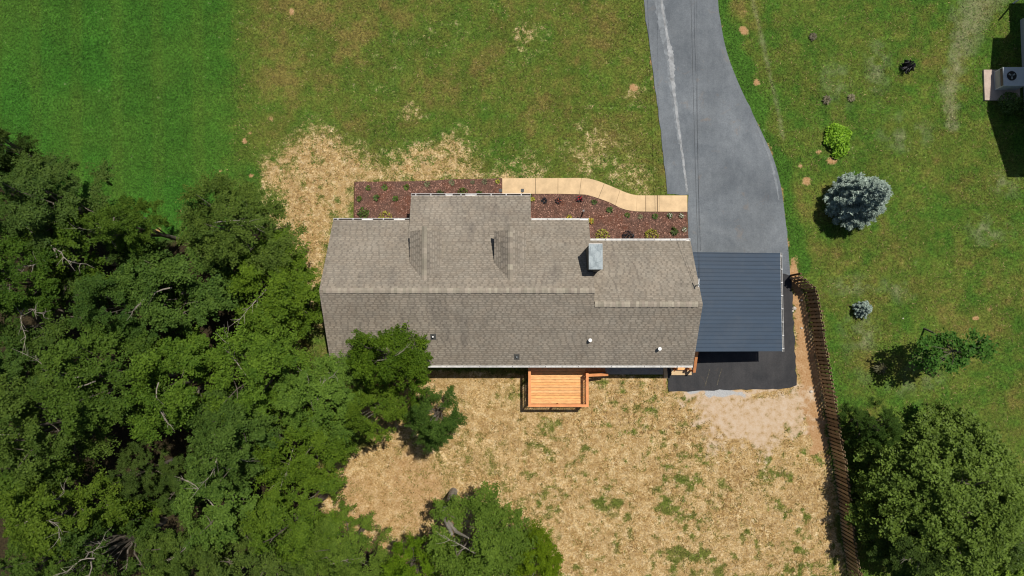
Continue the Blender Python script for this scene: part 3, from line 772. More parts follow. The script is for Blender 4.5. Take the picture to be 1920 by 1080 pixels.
# dormers
for dx, lab in ((-4.36, 'left dormer'), (-0.09, 'right dormer')):
    d = MB().prism_x([(3.3, 3.75), (4.66, 3.0), (4.66, 4.24), (3.3, 4.24)], dx - 0.66, dx + 0.66)
    b = len(d.v)
    d.v += [(dx - 0.66, 4.66, 4.24), (dx + 0.66, 4.66, 4.24), (dx, 4.66, 4.74), (dx - 0.66, 3.25, 4.24), (dx + 0.66, 3.25, 4.24), (dx, 2.6, 4.74)]
    d.f += [(b, b + 1, b + 2), (b, b + 2, b + 5, b + 3), (b + 1, b + 4, b + 5, b + 2)]; d.t += [1, 1, 1]
    dm = d.part('dormer', M['chim_side'], house); dm['label'] = lab
    e0, e1, ez, rz_, yf, ye, yr = dx - 0.80, dx + 0.80, 4.25, 4.87, 4.88, 3.22, 2.30
    mb = MB()
    shingle_plane(mb, (e0, ez), (dx, rz_), lambda t: ye + (yr - ye) * t - 0.03, C(yf), 'y', seed=int(20 + dx), shade=0.95)  # left slope tinted darker as its side away from the sun
    shingle_plane(mb, (e1, ez), (dx, rz_), lambda t: ye + (yr - ye) * t - 0.03, C(yf), 'y', seed=int(40 + dx))
    mb.face([(e0, ye, ez - .01), (dx, yr, rz_ - .01), (dx, yf, rz_ - .01), (e0, yf, ez - .01)], 0.7)
    mb.face([(e1, ye, ez - .01), (e1, yf, ez - .01), (dx, yf, rz_ - .01), (dx, yr, rz_ - .01)], 0.7)
    s = mb.part('dormer_shingles', M['shingle'], dm); s['kind'] = 'stuff'
    win = MB().box(dx - 0.35, dx + 0.35, 4.663, 4.69, 3.35, 4.15).part('dormer_window', M['white'], dm)
    y = yr + 0.02
    capm = None
    while y < yf - 0.1:
        mb = MB(); w = 0.13; zz = rz_ + 0.018; y1 = y + 0.30
        mb.face([(dx - w, y, zz - w * .68), (dx, y, zz), (dx, y1, zz + .012), (dx - w, y1, zz - w * .68 + .012)])
        mb.face([(dx, y, zz), (dx + w, y, zz - w * .68), (dx + w, y1, zz - w * .68 + .012), (dx, y1, zz + .012)])
        mb.face([(dx - w, y1, zz - w * .68 + .012), (dx, y1, zz + .012), (dx, y1, zz - .02), (dx - w, y1, zz - w * .68 - .02)])
        mb.face([(dx, y1, zz + .012), (dx + w, y1, zz - w * .68 + .012), (dx + w, y1, zz - w * .68 - .02), (dx, y1, zz - .02)])
        if capm is None:
            capm = mb.mesh('dormer_cap', M['cap'], (0, y, 0)); capm.transform(Matrix.Translation((-dx, -0.0, 0)))
        link('ridge_cap', capm, dm, (dx, y - 1.8, 0)); y += 0.27

# ridge caps, one object each
def caps(parent, x0, x1, y, z, slope=0.66):
    n = int(round((x1 - x0) / 0.145)); st = (x1 - x0) / n; w = 0.135; sl = 0.30
    mb = MB()
    a, b = 0.0, st * 1.12
    for sgn in (1, -1):
        p = [(a, 0, 0.030), (b, 0, 0.022), (b, sgn * w, 0.022 - sl * w), (a, sgn * w, 0.030 - sl * w)]
        mb.face(p if sgn < 0 else p[::-1])
        mb.face([p[2], p[3], (p[3][0], p[3][1], p[3][2] - .02), (p[2][0], p[2][1], p[2][2] - .02)])
        mb.face([p[0], p[3], (p[3][0], p[3][1], p[3][2] - .02), (p[0][0], p[0][1], p[0][2] - .02)])
    cm = mb.mesh('ridge_cap', M['cap'])
    for i in range(n):
        o = link('ridge_cap', cm, parent, (x0 + i * st, y - 1.8 + RNG.uniform(-.006, .006), z + 0.012 + RNG.uniform(0, .004)))
        o.rotation_euler = (0, 0, RNG.uniform(-.02, .02))
caps(rear, EX0 + 0.2, XS, RY, RZ)
caps(wing, XS + 0.05, EX1 - 0.25, RY2, RZ2)

# gutters
def gutter(x0, x1, y, z, sgn, style, fascia=True):
    mb = MB(); w, h, th = 0.105, 0.10, 0.008
    ya, yb = y + sgn * 0.01, y + sgn * (0.01 + w)
    lo, hi = min(ya, yb), max(ya, yb)
    mb.box(x0, x1, lo, hi, z - h, z - h + th)
    mb.box(x0, x1, lo, lo + th, z - h + th, z); mb.box(x0, x1, hi - 0.018, hi, z - h + th, z)
    mb.box(x0, x0 + th, lo + th, hi - .018, z - h + th, z); mb.box(x1 - th, x1, lo + th, hi - .018, z - h + th, z)
    g_ = mb.part('gutter', M['white'], house)
    MB().box(x0 + 0.03, x1 - 0.03, min(y - sgn * .06, y - sgn * .002), max(y - sgn * .06, y - sgn * .002), z - 0.28, z - 0.13).part('fascia', M['white'], house)
    if style == 'open':
        r = random.Random(int(x0 * 10) + 99); u = x0 + 0.02
        while u < x1 - 0.05:                              # patches of leaf litter in the trough
            v = min(x1 - 0.02, u + r.uniform(0.6, 2.0))
            MB().box(u, v, lo + th + .001, hi - .019, z - h + th, z - 0.025).part('leaf_debris', M['debris'], g_)
            u = v + r.choice((0.0, 0.35, 0.6))
        u = x0 + 0.25; sm = None
        while u < x1 - 0.03:
            if sm is None: sm = MB().box(-0.02, 0.02, lo, hi, z + .001, z + .013).mesh('hanger', M['white'], (0, 1.8, 0))
            link('hanger', sm, g_, (u, 0, 0)); u += 0.80
    else:
        u = x0 + 0.01; L = 0.86; gm = MB().box(0.012, L - 0.012, lo + 0.002, hi - 0.002, z + 0.001, z + 0.012).mesh('gutter_guard', M['white_old'], (0, 1.8, 0))
        while u + L < x1 + 0.3:
            o = link('gutter_guard', gm, g_, (u, 0, RNG.uniform(0, .004)))
            if u + L > x1: o.scale = ((x1 - u) / L, 1, 1)
            u += L
    return g_
gutter(EX0, PX0 - 0.02, FE[0], FE[1], 1, 'open')
gutter(PX0, PX1, PE[0], PE[1], 1, 'open')
gutter(PX1 + 0.02, XS, FE[0], FE[1], 1, 'guard')
gutter(XS + 0.03, EX1, FE2[0], FE2[1], 1, 'guard')
gutter(EX0 + .02, EX1 - 0.02, BE[0], BE[1], -1, 'guard')
# rake boards
for x in (EX0 + 0.012, EX1 - 0.012):
    yf, zf, yr, zr = (FE[0], FE[1], RY, RZ) if x < 0 else (FE2[0], FE2[1], RY2, RZ2)
    for (a, za, b, zb) in ((yf, zf, yr, zr), (BE[0], BE[1], yr, zr)):
        MB().bar((x, a, za - 0.19), (x, b, zb - 0.19), 0.024, 0.16).part('rake_board', M['white'], house)
MB().prism_x([(FE2[0] - .1, 2.4), (FE[0] - .35, 2.5), (FE[0] - .35, 2.7), (RY, 5.0), (RY2, 4.6)], XS - 0.10, XS - 0.07).part('step_gable', M['siding'], house)

# chimney
ch = MB().box(3.75, 4.37, 2.86, 4.04, 2.6, 5.60).part('chimney', M['chim_side'], house)
cap = MB()
for i in range(7):
    for j in range(11):
        def zc(i, j):
            e = (i in (0, 7)) or (j in (0, 11))
            return 5.672 + (0.0 if e else 0.012 * math.sin(i * 1.3 + j * 0.7) + 0.014 * math.sin(j * 1.1 - i * 0.6) + .012)
        X = lambda i: 3.725 + (4.395 - 3.725) * i / 7
        Y = lambda j: 2.835 + (4.065 - 2.835) * j / 11
        cap.face([(X(i), Y(j), zc(i, j)), (X(i + 1), Y(j), zc(i + 1, j)), (X(i + 1), Y(j + 1), zc(i + 1, j + 1)), (X(i), Y(j + 1), zc(i, j + 1))])
cap.box(3.725, 4.395, 2.835, 4.065, 5.60, 5.6715)
cp = cap.part('chimney_cap', M['galv'], ch)
MB().box(3.735, 4.385, 4.067, 4.09, 5.61, 5.69).part('drip_edge', M['white'], ch)

# roof vents
def rear_z(y): return BE[1] + (RZ - BE[1]) * (y - BE[0]) / (RY - BE[0])
def vent(x, y, r, h, mat, capmat, lab, capr=1.0):
    z = rear_z(y)
    v = MB().tube([(x, y, z - 0.15), (x, y, z + h)], r, 10).part('vent_pipe', mat, house)
    v['label'] = lab
    MB().tube([(x, y, z + h - 0.03), (x, y, z + h + 0.02)], r * capr, 12).part('vent_cap', capmat, v)
    b = MB(); k = 0.66; w = r + 0.09
    b.slab([(x - w, y - w, z - w * k + .03), (x + w, y - w, z - w * k + .03), (x + w, y + w, z + w * k + .03), (x - w, y + w, z + w * k + .03)], 0.02)
    b.part('flashing', M['chim_side'] if capr < 1.2 else M['shingle'], v)
vent(-4.01, -0.45, 0.055, 0.20, M['dark_gap'], M['white'], 'short dark vent pipe with a white cap', 0.75)
vent(0.25, -1.50, 0.05, 0.10, M['dark_gap'], M['galv'], 'stubby dark vent near the rear gutter', 0.6)
vent(3.97, -0.62, 0.075, 0.26, M['dark_gap'], M['white'], 'vent with round white cap', 1.25)
vent(7.55, -1.06, 0.075, 0.30, M['galv'], M['white'], 'galvanised vent with white cap', 1.25)
# service mast
mast = MB().tube([(9.30, 2.15, 2.6), (9.30, 2.15, 4.75)], 0.025, 8).part('service_mast', M['galv'], house)
MB().bar((9.30, 2.05, 4.6), (9.30, 2.45, 4.72), 0.04, 0.05).part('weatherhead', M['white'], mast)

# ------------------------------------------------------------------ carport
cz0, cz1, cx0, cx1, cy0, cy1 = 2.93, 2.42, 9.16, 14.24, -1.20, 3.95
carport = thing('carport', 'open carport with slate-blue ribbed metal roof beside the house', 'carport', (11.7, 1.4, 0))
n_p = 25; pw = (cy1 - cy0) / n_p
mb = MB(); prof = [(0, 0), (pw - 0.034, 0), (pw - 0.030, 0.026), (pw - 0.010, 0.026), (pw, 0.0)]
for (ya, za), (yb, zb) in zip(prof[:-1], prof[1:]):
    mb.face([(cx0, ya, cz0 + za), (cx1, ya, cz1 + za), (cx1, yb, cz1 + zb), (cx0, yb, cz0 + zb)])
mb.face([(cx0, 0, cz0 - .012), (cx0, pw, cz0 - .012), (cx1, pw, cz1 - .012), (cx1, 0, cz1 - .012)])
mb.face([(cx1, 0, cz1 - .012), (cx1, pw, cz1 - .012), (cx1, pw, cz1), (cx1, 0, cz1)])
pm = mb.mesh('roof_panel', M['blue'], (11.7, 0, 0))
for i in range(n_p):
    link('roof_panel', pm, carport, (0, cy0 + i * pw - 1.4, 0))
for y in (cy0 - 0.012, cy1 + 0.012):
    MB().bar((cx0, y, cz0 - 0.05), (cx1, y, cz1 - 0.05), 0.02, 0.12).part('edge_trim', M['blue'], carport)
gt = MB(); gt.box(cx1 + .002, cx1 + .10, cy0 - .05, cy1 + .05, cz1 - .12, cz1 - .11); gt.box(cx1 + .085, cx1 + .10, cy0 - .05, cy1 + .05, cz1 - .11, cz1 - .01)
gt.box(cx1 + .002, cx1 + .01, cy0 - .05, cy1 + .05, cz1 - .11, cz1 - .02)
gt = gt.part('gutter', M['white_old'], carport)
for i in range(8):
    y = cy0 + 0.1 + i * 0.70
    MB().box(cx1 + .0, cx1 + .11, y, y + .03, cz1 - .009, cz1 + .001).part('hanger', M['white'], gt)
for x, y in ((13.9, -1.0), (13.9, 1.4), (13.9, 3.75)):
    MB().box(x - .07, x + .07, y - .07, y + .07, 0.05, cz1 - .2).part('post', M['cedar_dark'], carport)
MB().box(13.82, 13.98, cy0 + .05, cy1 - .05, cz1 - .2, cz1 - .04).part('beam', M['cedar_dark'], carport)
for y in (-1.0, 0.6, 2.2, 3.75):
    MB().bar((9.2, y, cz0 - .11), (13.8, y, cz1 - .075), 0.05, 0.14).part('rafter', M['cedar_dark'], carport)

# ------------------------------------------------------------------ deck with stairs
DX0, DX1, DY0, DY1, DZ = 0.95, 4.02, -4.13, -1.52, 0.85
deck = thing('deck', 'new orange cedar deck with railings and side stairs behind the house', 'deck', (2.5, -2.8, 0))
nb = 18; bw = (DY1 - DY0) / nb
bm_ = MB().box(DX0 + 0.0, DX1, 0.007, bw - 0.007, DZ - 0.035, DZ).mesh('deck_board', M['cedar'], (2.5, 0, 0))
for i in range(nb):
    link('deck_board', bm_, deck, (RNG.uniform(-.012, .012), DY0 + i * bw + 2.8, RNG.uniform(-.002, .002)))
MB().box(DX0 + .04, DX1 - .04, DY0 + .04, DY0 + .08, DZ - .25, DZ - .04).part('joist', M['cedar_dark'], deck)
for i in range(6):
    x = DX0 + .04 + i * 0.59
    MB().box(x, x + .04, DY0 + .08, DY1, DZ - .25, DZ - .04).part('joist', M['cedar_dark'], deck)
RZT = 1.75
for x, y in ((DX0 - .01, DY0 - .01), (DX1 + .01, DY0 - .01), (2.48, DY0 - .01), (DX0 - .01, -2.75), (DX1 + .01, -2.48), (DX0 - .01, -1.6)):
    MB().box(x - .045, x + .045, y - .045, y + .045, 0.0, RZT - .04).part('post', M['cedar_dark'], deck)
MB().box(DX0 - .08, DX0 + .06, DY0 + 0.062, DY1, RZT - .035, RZT).part('rail_cap', M['cedar_rail'], deck)
MB().box(DX0 - .08, DX1 + .08, DY0 - .08, DY0 + .06, RZT - .035, RZT + .002).part('rail_cap', M['cedar_rail'], deck)
MB().box(DX1 - .06, DX1 + .08, DY0 + 0.062, -2.42, RZT - .035, RZT).part('rail_cap', M['cedar_rail'], deck)
for zz in (DZ + .09, RZT - .10):
    MB().box(DX0 - .03, DX0 + .008, DY0, DY1, zz, zz + .06).part('bottom_rail' if zz < 1.2 else 'top_rail', M['cedar_dark'], deck)
    MB().box(DX0 + .01, DX1 - .01, DY0 - .03, DY0 + .008, zz, zz + .06).part('bottom_rail' if zz < 1.2 else 'top_rail', M['cedar_dark'], deck)
    MB().box(DX1 - .008, DX1 + .03, DY0 + .01, -2.45, zz, zz + .06).part('bottom_rail' if zz < 1.2 else 'top_rail', M['cedar_dark'], deck)
bal = MB().box(-.014, .014, -.014, .014, DZ + .06, RZT - .04).mesh('baluster', M['cedar_dark'])
y = DY0 + 0.12
while y < DY1 - .05:
    link('baluster', bal, deck, (DX0 - .048 - 2.5, y + 2.8, 0))
    if y < -2.55: link('baluster', bal, deck, (DX1 + .048 - 2.5, y + 2.8, 0))
    y += 0.130
x = DX0 + 0.12
while x < DX1 - .06:
    link('baluster', bal, deck, (x - 2.5, DY0 - .048 + 2.8, 0)); x += 0.130
for i in range(4):
    x0 = DX1 + .02 + i * 0.29; z = DZ - 0.19 * (i + 1) + .02
    MB().box(x0, x0 + .30, -2.42, -1.56, z - .04, z).part('tread', M['cedar_rail'], deck)
for y in (-2.44, -1.56):
    MB().bar((DX1, y, DZ - .14), (DX1 + 1.2, y, 0.08), 0.04, 0.22).part('stringer', M['cedar_dark'], deck)
MB().bar((DX1 + .05, -2.53, RZT - .02), (DX1 + 1.22, -2.53, 1.02), 0.15, 0.035).part('handrail', M['cedar_rail'], deck)
MB().box(DX1 + 1.12, DX1 + 1.21, -2.575, -2.485, 0.0, 1.03).part('post', M['cedar_dark'], deck)

# ------------------------------------------------------------------ side steps by the carport
steps = thing('side_steps', 'short orange wooden steps with railing at the corner of house and carport', 'steps', (9.5, -2.0, 0))
MB().box(8.88, 10.02, -2.62, -2.02, 0.056, 0.14).part('landing_pad', M['concrete_tan'], steps)
for i, (y0, y1, z) in enumerate(((-2.32, -2.02, .36), (-2.04, -1.76, .55), (-1.78, -1.5, .74))):
    MB().box(9.08, 9.72, y0, y1, z - .04, z).part('tread', M['cedar'], steps)
for x in (9.06, 9.74):
    MB().bar((x, -1.5, .60), (x, -2.36, .14), 0.04, 0.2).part('stringer', M['cedar_dark'], steps)
MB().bar((9.90, -1.15, 1.88), (9.95, -2.42, 0.98), 0.15, 0.04).part('handrail', M['cedar_rail'], steps)
for x, y, zt in ((9.95, -2.36, 1.0), (9.91, -1.3, 1.74), (9.0, -2.25, .95), (9.74, -2.25, .95)):
    MB().box(x - .045, x + .045, y - .045, y + .045, 0.056, zt).part('post', M['cedar_dark'], steps)
MB().bar((9.0, -1.55, 1.30), (9.0, -2.28, .96), 0.09, 0.04).part('handrail', M['cedar_rail'], steps)
for i in range(5):
    y = -1.6 - i * 0.13
    for x in (9.0, 9.74):
        MB().box(x - .016, x + .016, y - .016, y + .016, 0.4, 1.25 - i * .06).part('baluster', M['cedar_dark'], steps)

# ------------------------------------------------------------------ fence
fence = thing('picket_fence', 'long brown wooden picket fence along the right side of the yard', 'fence', (18.5, -4.0, 0))
fpts = [(15.61, 2.82), (16.47, 2.10), (16.63, 1.20), (16.78, 0.15), (16.96, -1.34), (17.19, -2.83), (17.42, -4.31), (17.59, -5.79), (17.82, -7.25), (18.04, -9.30), (18.19, -11.33), (18.51, -13.64), (18.87, -15.65)]
FH = 1.52
pk = MB().prism([(-.066, -.010), (.066, -.010), (.066, .010), (-.066, .010)], 0.04, FH - .05)
pk.prism([(-.05, -.0095), (.05, -.0095), (.05, .0095), (-.05, .0095)], FH - .0499, FH)
pkm = pk.mesh('picket', M['fence'])
tot = 0.0; segs = []
for a, b in zip(fpts[:-1], fpts[1:]):
    L = math.hypot(b[0] - a[0], b[1] - a[1]); segs.append((tot, L, a, b)); tot += L
def fat(s):
    for t0, L, a, b in segs:
        if s <= t0 + L or (t0, L, a, b) == segs[-1]:
            f = (s - t0) / L
            return a[0] + (b[0] - a[0]) * f, a[1] + (b[1] - a[1]) * f, math.atan2(b[1] - a[1], b[0] - a[0])
s = 0.08; k = 0
while s < tot:
    x, y, an = fat(s)
    o = link('picket', pkm, fence, (x - 18.5, y + 4.0, RNG.uniform(-.03, .03)), an + RNG.uniform(-.04, .04))
    o.rotation_euler.y = RNG.uniform(-.025, .025); o.scale.z = RNG.uniform(.955, 1.03)
    s += 0.212; k += 1
s = 0.08 + 0.106
while s < tot:
    x, y, an = fat(s)
    o = link('picket', pkm, fence, (x - math.sin(an) * .095 - 18.5, y + math.cos(an) * .095 + 4.0, RNG.uniform(-.03, .03)), an + RNG.uniform(-.04, .04))
    o.rotation_euler.y = RNG.uniform(-.025, .025); o.scale.z = RNG.uniform(.955, 1.03)
    s += 0.212
first = True
s = 0.0
while s < tot:
    x, y, an = fat(s); nx_, ny_ = -math.sin(an), math.cos(an)
    MB().prism([(x + nx_ * .175 + dx, y + ny_ * .175 + dy) for dx, dy in ((-.05, -.05), (.05, -.05), (.05, .05), (-.05, .05))], 0, FH - .08).part('post', M['fence_rail'], fence)
    s += 2.35
for t0, L, a, b in segs:
    an = math.atan2(b[1] - a[1], b[0] - a[0]); nx_, ny_ = -math.sin(an) * .052, math.cos(an) * .052
    for z in (0.28, 0.78, 1.28):
        MB().bar((a[0] + nx_, a[1] + ny_, z), (b[0] + nx_, b[1] + ny_, z), 0.04, 0.09).part('rail', M['fence_rail'], fence)

# ------------------------------------------------------------------ utility wires
def sag(a, b, n=24, d=0.5):
    a, b = Vector(a), Vector(b)
    return [tuple(a.lerp(b, i / n) - Vector((0, 0, d * 4 * (i / n) * (1 - i / n)))) for i in range(n + 1)]
solo('service_wire', MB().tube(sag((9.30, 2.4, 4.68), (8.6, 44.0, 6.6), d=0.5), 0.008, 5), M['wire'], 'thin black overhead wire running from the roof mast up over the driveway', 'wire', (9.30, 2.4, 4.68), 'overhead wires')
solo('service_wire', MB().tube(sag((9.36, 2.3, 4.60), (9.6, 44.0, 6.0), d=0.6), 0.005, 5), M['wire'], 'second, finer overhead wire to the right over the driveway', 'wire', (9.36, 2.3, 4.60), 'overhead wires')

# ------------------------------------------------------------------ foliage generators
def leaves_at(P, N, size, r, aspect=0.55, jitter=0.5):
    """rhombic leaves at points P with preferred normals N"""
    n = len(P)
    N = N + r.normal(0, jitter, (n, 3)); N /= np.linalg.norm(N, axis=1)[:, None] + 1e-9
    t = r.normal(0, 1, (n, 3)); T = np.cross(N, t); T /= np.linalg.norm(T, axis=1)[:, None] + 1e-9
    B = np.cross(N, T)
    s = (size * r.uniform(0.65, 1.35, n))[:, None]
    a = P - T * s * 0.5; b = P + B * s * aspect * 0.5 - N * s * 0.08; c = P + T * s * 0.5; d = P - B * s * aspect * 0.5 - N * s * 0.08
    return np.stack([a, b, c, d], 1).reshape(-1, 3)

def crown_points(r, Rr, z0, z1, n_cl, n_leaf, puff=(0.16, 0.30), bias=0.6, lean=(0, 0), belly=0.35, squash=0.7, lobe=1.0):
    """leaf points gathered in clumps that fill a lumpy dome"""
    cl = []
    lob = r.uniform(0, 6.28, 4); la = r.uniform(0.05, 0.16, 4) * lobe
    for i in range(n_cl):
        a = r.uniform(0, 2 * np.pi); q = np.sqrt(r.uniform(0, 1))
        edge = 1 + sum(la[k] * np.sin((k + 2) * a + lob[k]) for k in range(4))
        rr = Rr * q * edge * 0.86
        dome = np.sqrt(max(0.0, 1 - (q * 0.93) ** 2))
        u = r.uniform(0, 1) ** bias
        zlow = z0 + (z1 - z0) * belly * (1 - q) * 0.4
        z = zlow + (z0 + (z1 - z0) * dome - zlow) * u
        cl.append((rr * np.cos(a) + lean[0] * (z - z0), rr * np.sin(a) + lean[1] * (z - z0), z, Rr * r.uniform(*puff), u))
    cl = np.array(cl)
    # every clump is a fan of leafy twigs
    nt = 8; T = n_cl * nt; ci = np.repeat(np.arange(n_cl), nt)
    out = np.arctan2(cl[ci, 1], cl[ci, 0]) + r.normal(0, 1.15, T)
    el = r.uniform(-0.35, 0.62, T)
    L = cl[ci, 3] * r.uniform(0.8, 1.75, T)
    D = np.stack([np.cos(out) * np.cos(el), np.sin(out) * np.cos(el), np.sin(el) * squash], 1)
    w = L * r.uniform(0.6, 1.3, T); w /= w.sum()
    k = r.choice(T, n_leaf, p=w)
    t = r.uniform(0.0, 1.0, n_leaf) ** 0.8
    sig = (0.17 * L[k] * (1.05 - 0.55 * t))
    P = cl[ci[k], :3] + D[k] * (L[k] * t)[:, None] + r.normal(0, 1, (n_leaf, 3)) * sig[:, None] * np.array([1, 1, 0.45])
    P[:, 2] -= 0.18 * L[k] * t ** 2
    N = D[k] * 0.35 + np.array([0, 0, 0.9])
    tt_ = r.uniform(0, 1, T); ct = r.uniform(0, 1, n_cl)
    tint = np.clip(0.25 * ct[ci[k]] + 0.30 * tt_[k] + 0.45 * r.uniform(0, 1, n_leaf), 0, 1)
    return cl, P, N, tint

def trunk_mesh(r, cl, z1, r0, mat, n_limb=14, lean=(0, 0), name='trunk'):
    mb = MB(); fork = z1 * 0.32
    mb.tube([(0, 0, -0.1), (lean[0] * fork * .5 + .03, lean[1] * fork * .5, fork * 0.5), (lean[0] * fork, lean[1] * fork, fork), (lean[0] * z1 * .6 + .1, lean[1] * z1 * .6, z1 * 0.62)], [r0 * 1.25, r0, r0 * 0.8, r0 * 0.35], 8)
    for i in r.choice(len(cl), min(n_limb, len(cl)), replace=False):
        c = cl[i]; f = r.uniform(0.5, 1.0); s = Vector((lean[0] * fork * f, lean[1] * fork * f, fork * f)); e = Vector(c[:3]) + Vector((0, 0, c[3] * 0.3))
        m1 = s.lerp(e, 0.4) + Vector((r.uniform(-.2, .2), r.uniform(-.2, .2), 0.35)); m2 = s.lerp(e, 0.75) + Vector((r.uniform(-.2, .2), r.uniform(-.2, .2), 0.2))
        k = r0 * r.uniform(0.22, 0.4)
        mb.tube([s, m1, m2, e], [k, k * .75, k * .45, k * .15], 5, False)
        for q in range(2):
            d = Vector((r.uniform(-1, 1), r.uniform(-1, 1), r.uniform(0.0, 0.5))) * c[3] * 0.9
            mb.tube([m2, m2 + d * .6, m2 + d + Vector((0, 0, .1))], [k * .35, k * .25, k * .08], 4, False)
    return mb.mesh(name, mat)

def bare_branches(r, n, L, mat, name='bare_branch', z=0.0):
    mb = MB()
    for i in range(n):
        a = r.uniform(0, 6.28); p = Vector((r.uniform(-.4, .4), r.uniform(-.4, .4), z - 0.6)); d = Vector((math.cos(a), math.sin(a), r.uniform(0.15, 0.7))).normalized()
        pts = [p]
        for k in range(6):
            d = (d + Vector((r.uniform(-.35, .35), r.uniform(-.35, .35), r.uniform(-.25, .2)))).normalized(); p = p + d * L / 6; pts.append(p)
            if k >= 1:
                for rep in range(2):
                    e = (d + Vector((r.uniform(-.9, .9), r.uniform(-.9, .9), r.uniform(-.2, .3)))).normalized(); l = L * r.uniform(0.12, 0.34)
                    m = p + e * l * .5 + Vector((r.uniform(-.06, .06), r.uniform(-.06, .06), r.uniform(-.04, .06)))
                    mb.tube([p, m, p + e * l + Vector((r.uniform(-.12, .12), r.uniform(-.12, .12), 0))], [0.016, 0.010, 0.004], 4, False)
        mb.tube(pts, [0.035, 0.03, 0.026, 0.021, 0.016, 0.011, 0.005], 5, False)
    return mb.mesh(name, mat)

PROTO = {}
def proto(key, seed, Rr, z0, z1, n_cl, n_leaf, leaf, size, r0, jitter=0.5, dead=0, puff=(0.16, 0.30), bias=0.6, lean=(0, 0), n_limb=14, bark='bark', squash=0.7, lobe=1.0):
    r = np.random.RandomState(seed)
    cl, P, N, tint = crown_points(r, Rr, z0, z1, n_cl, n_leaf, puff, bias, lean, squash=squash, lobe=lobe)
    V = leaves_at(P, N, size, r, 0.6, jitter)
    PROTO[key] = dict(R=Rr, H=z1, crown=quads_mesh('crown', V, M[leaf], tint), trunk=trunk_mesh(r, cl, z1, r0, M[bark], n_limb, lean),
                      dead=bare_branches(r, dead, Rr * 0.85, M['dead'], z=z1 * 0.86) if dead else None)
def tree(key, name, x, y, Rr, H, rz, label, group=None, cat='tree', crown_mat=None):
    p = PROTO[key]
    t = thing(name, label, cat, (x, y, 0), group)
    s = Rr / p['R']
    t.scale = (s, s, H / p['H']); t.rotation_euler = (0, 0, rz)
    c = link('crown', p['crown'], t)
    if crown_mat:
        c.material_slots[0].link = 'OBJECT'; c.material_slots[0].material = M[crown_mat]
    link('trunk', p['trunk'], t)
    if p['dead']: link('bare_branch', p['dead'], t)
    return t
proto('a', 101, 2.8, 2.6, 8.6, 60, 40000, 'leaf', 0.112, 0.22, dead=1)
proto('b', 102, 2.8, 2.2, 8.2, 48, 38000, 'leaf', 0.115, 0.22, dead=2, puff=(0.15, 0.27))
proto('c', 103, 2.8, 2.6, 8.8, 66, 40000, 'leaf_dark', 0.108, 0.22, dead=0, puff=(0.13, 0.25))
proto('d', 104, 2.6, 2.0, 7.6, 44, 38000, 'leaf', 0.12, 0.2, dead=1, puff=(0.17, 0.31))
proto('e', 105, 2.6, 1.8, 7.8, 42, 42000, 'leaf_bright', 0.108, 0.24, dead=1, puff=(0.17, 0.36))
proto('gap', 106, 2.4, 2.5, 7.8, 30, 11000, 'leaf_dark', 0.13, 0.2, dead=3)

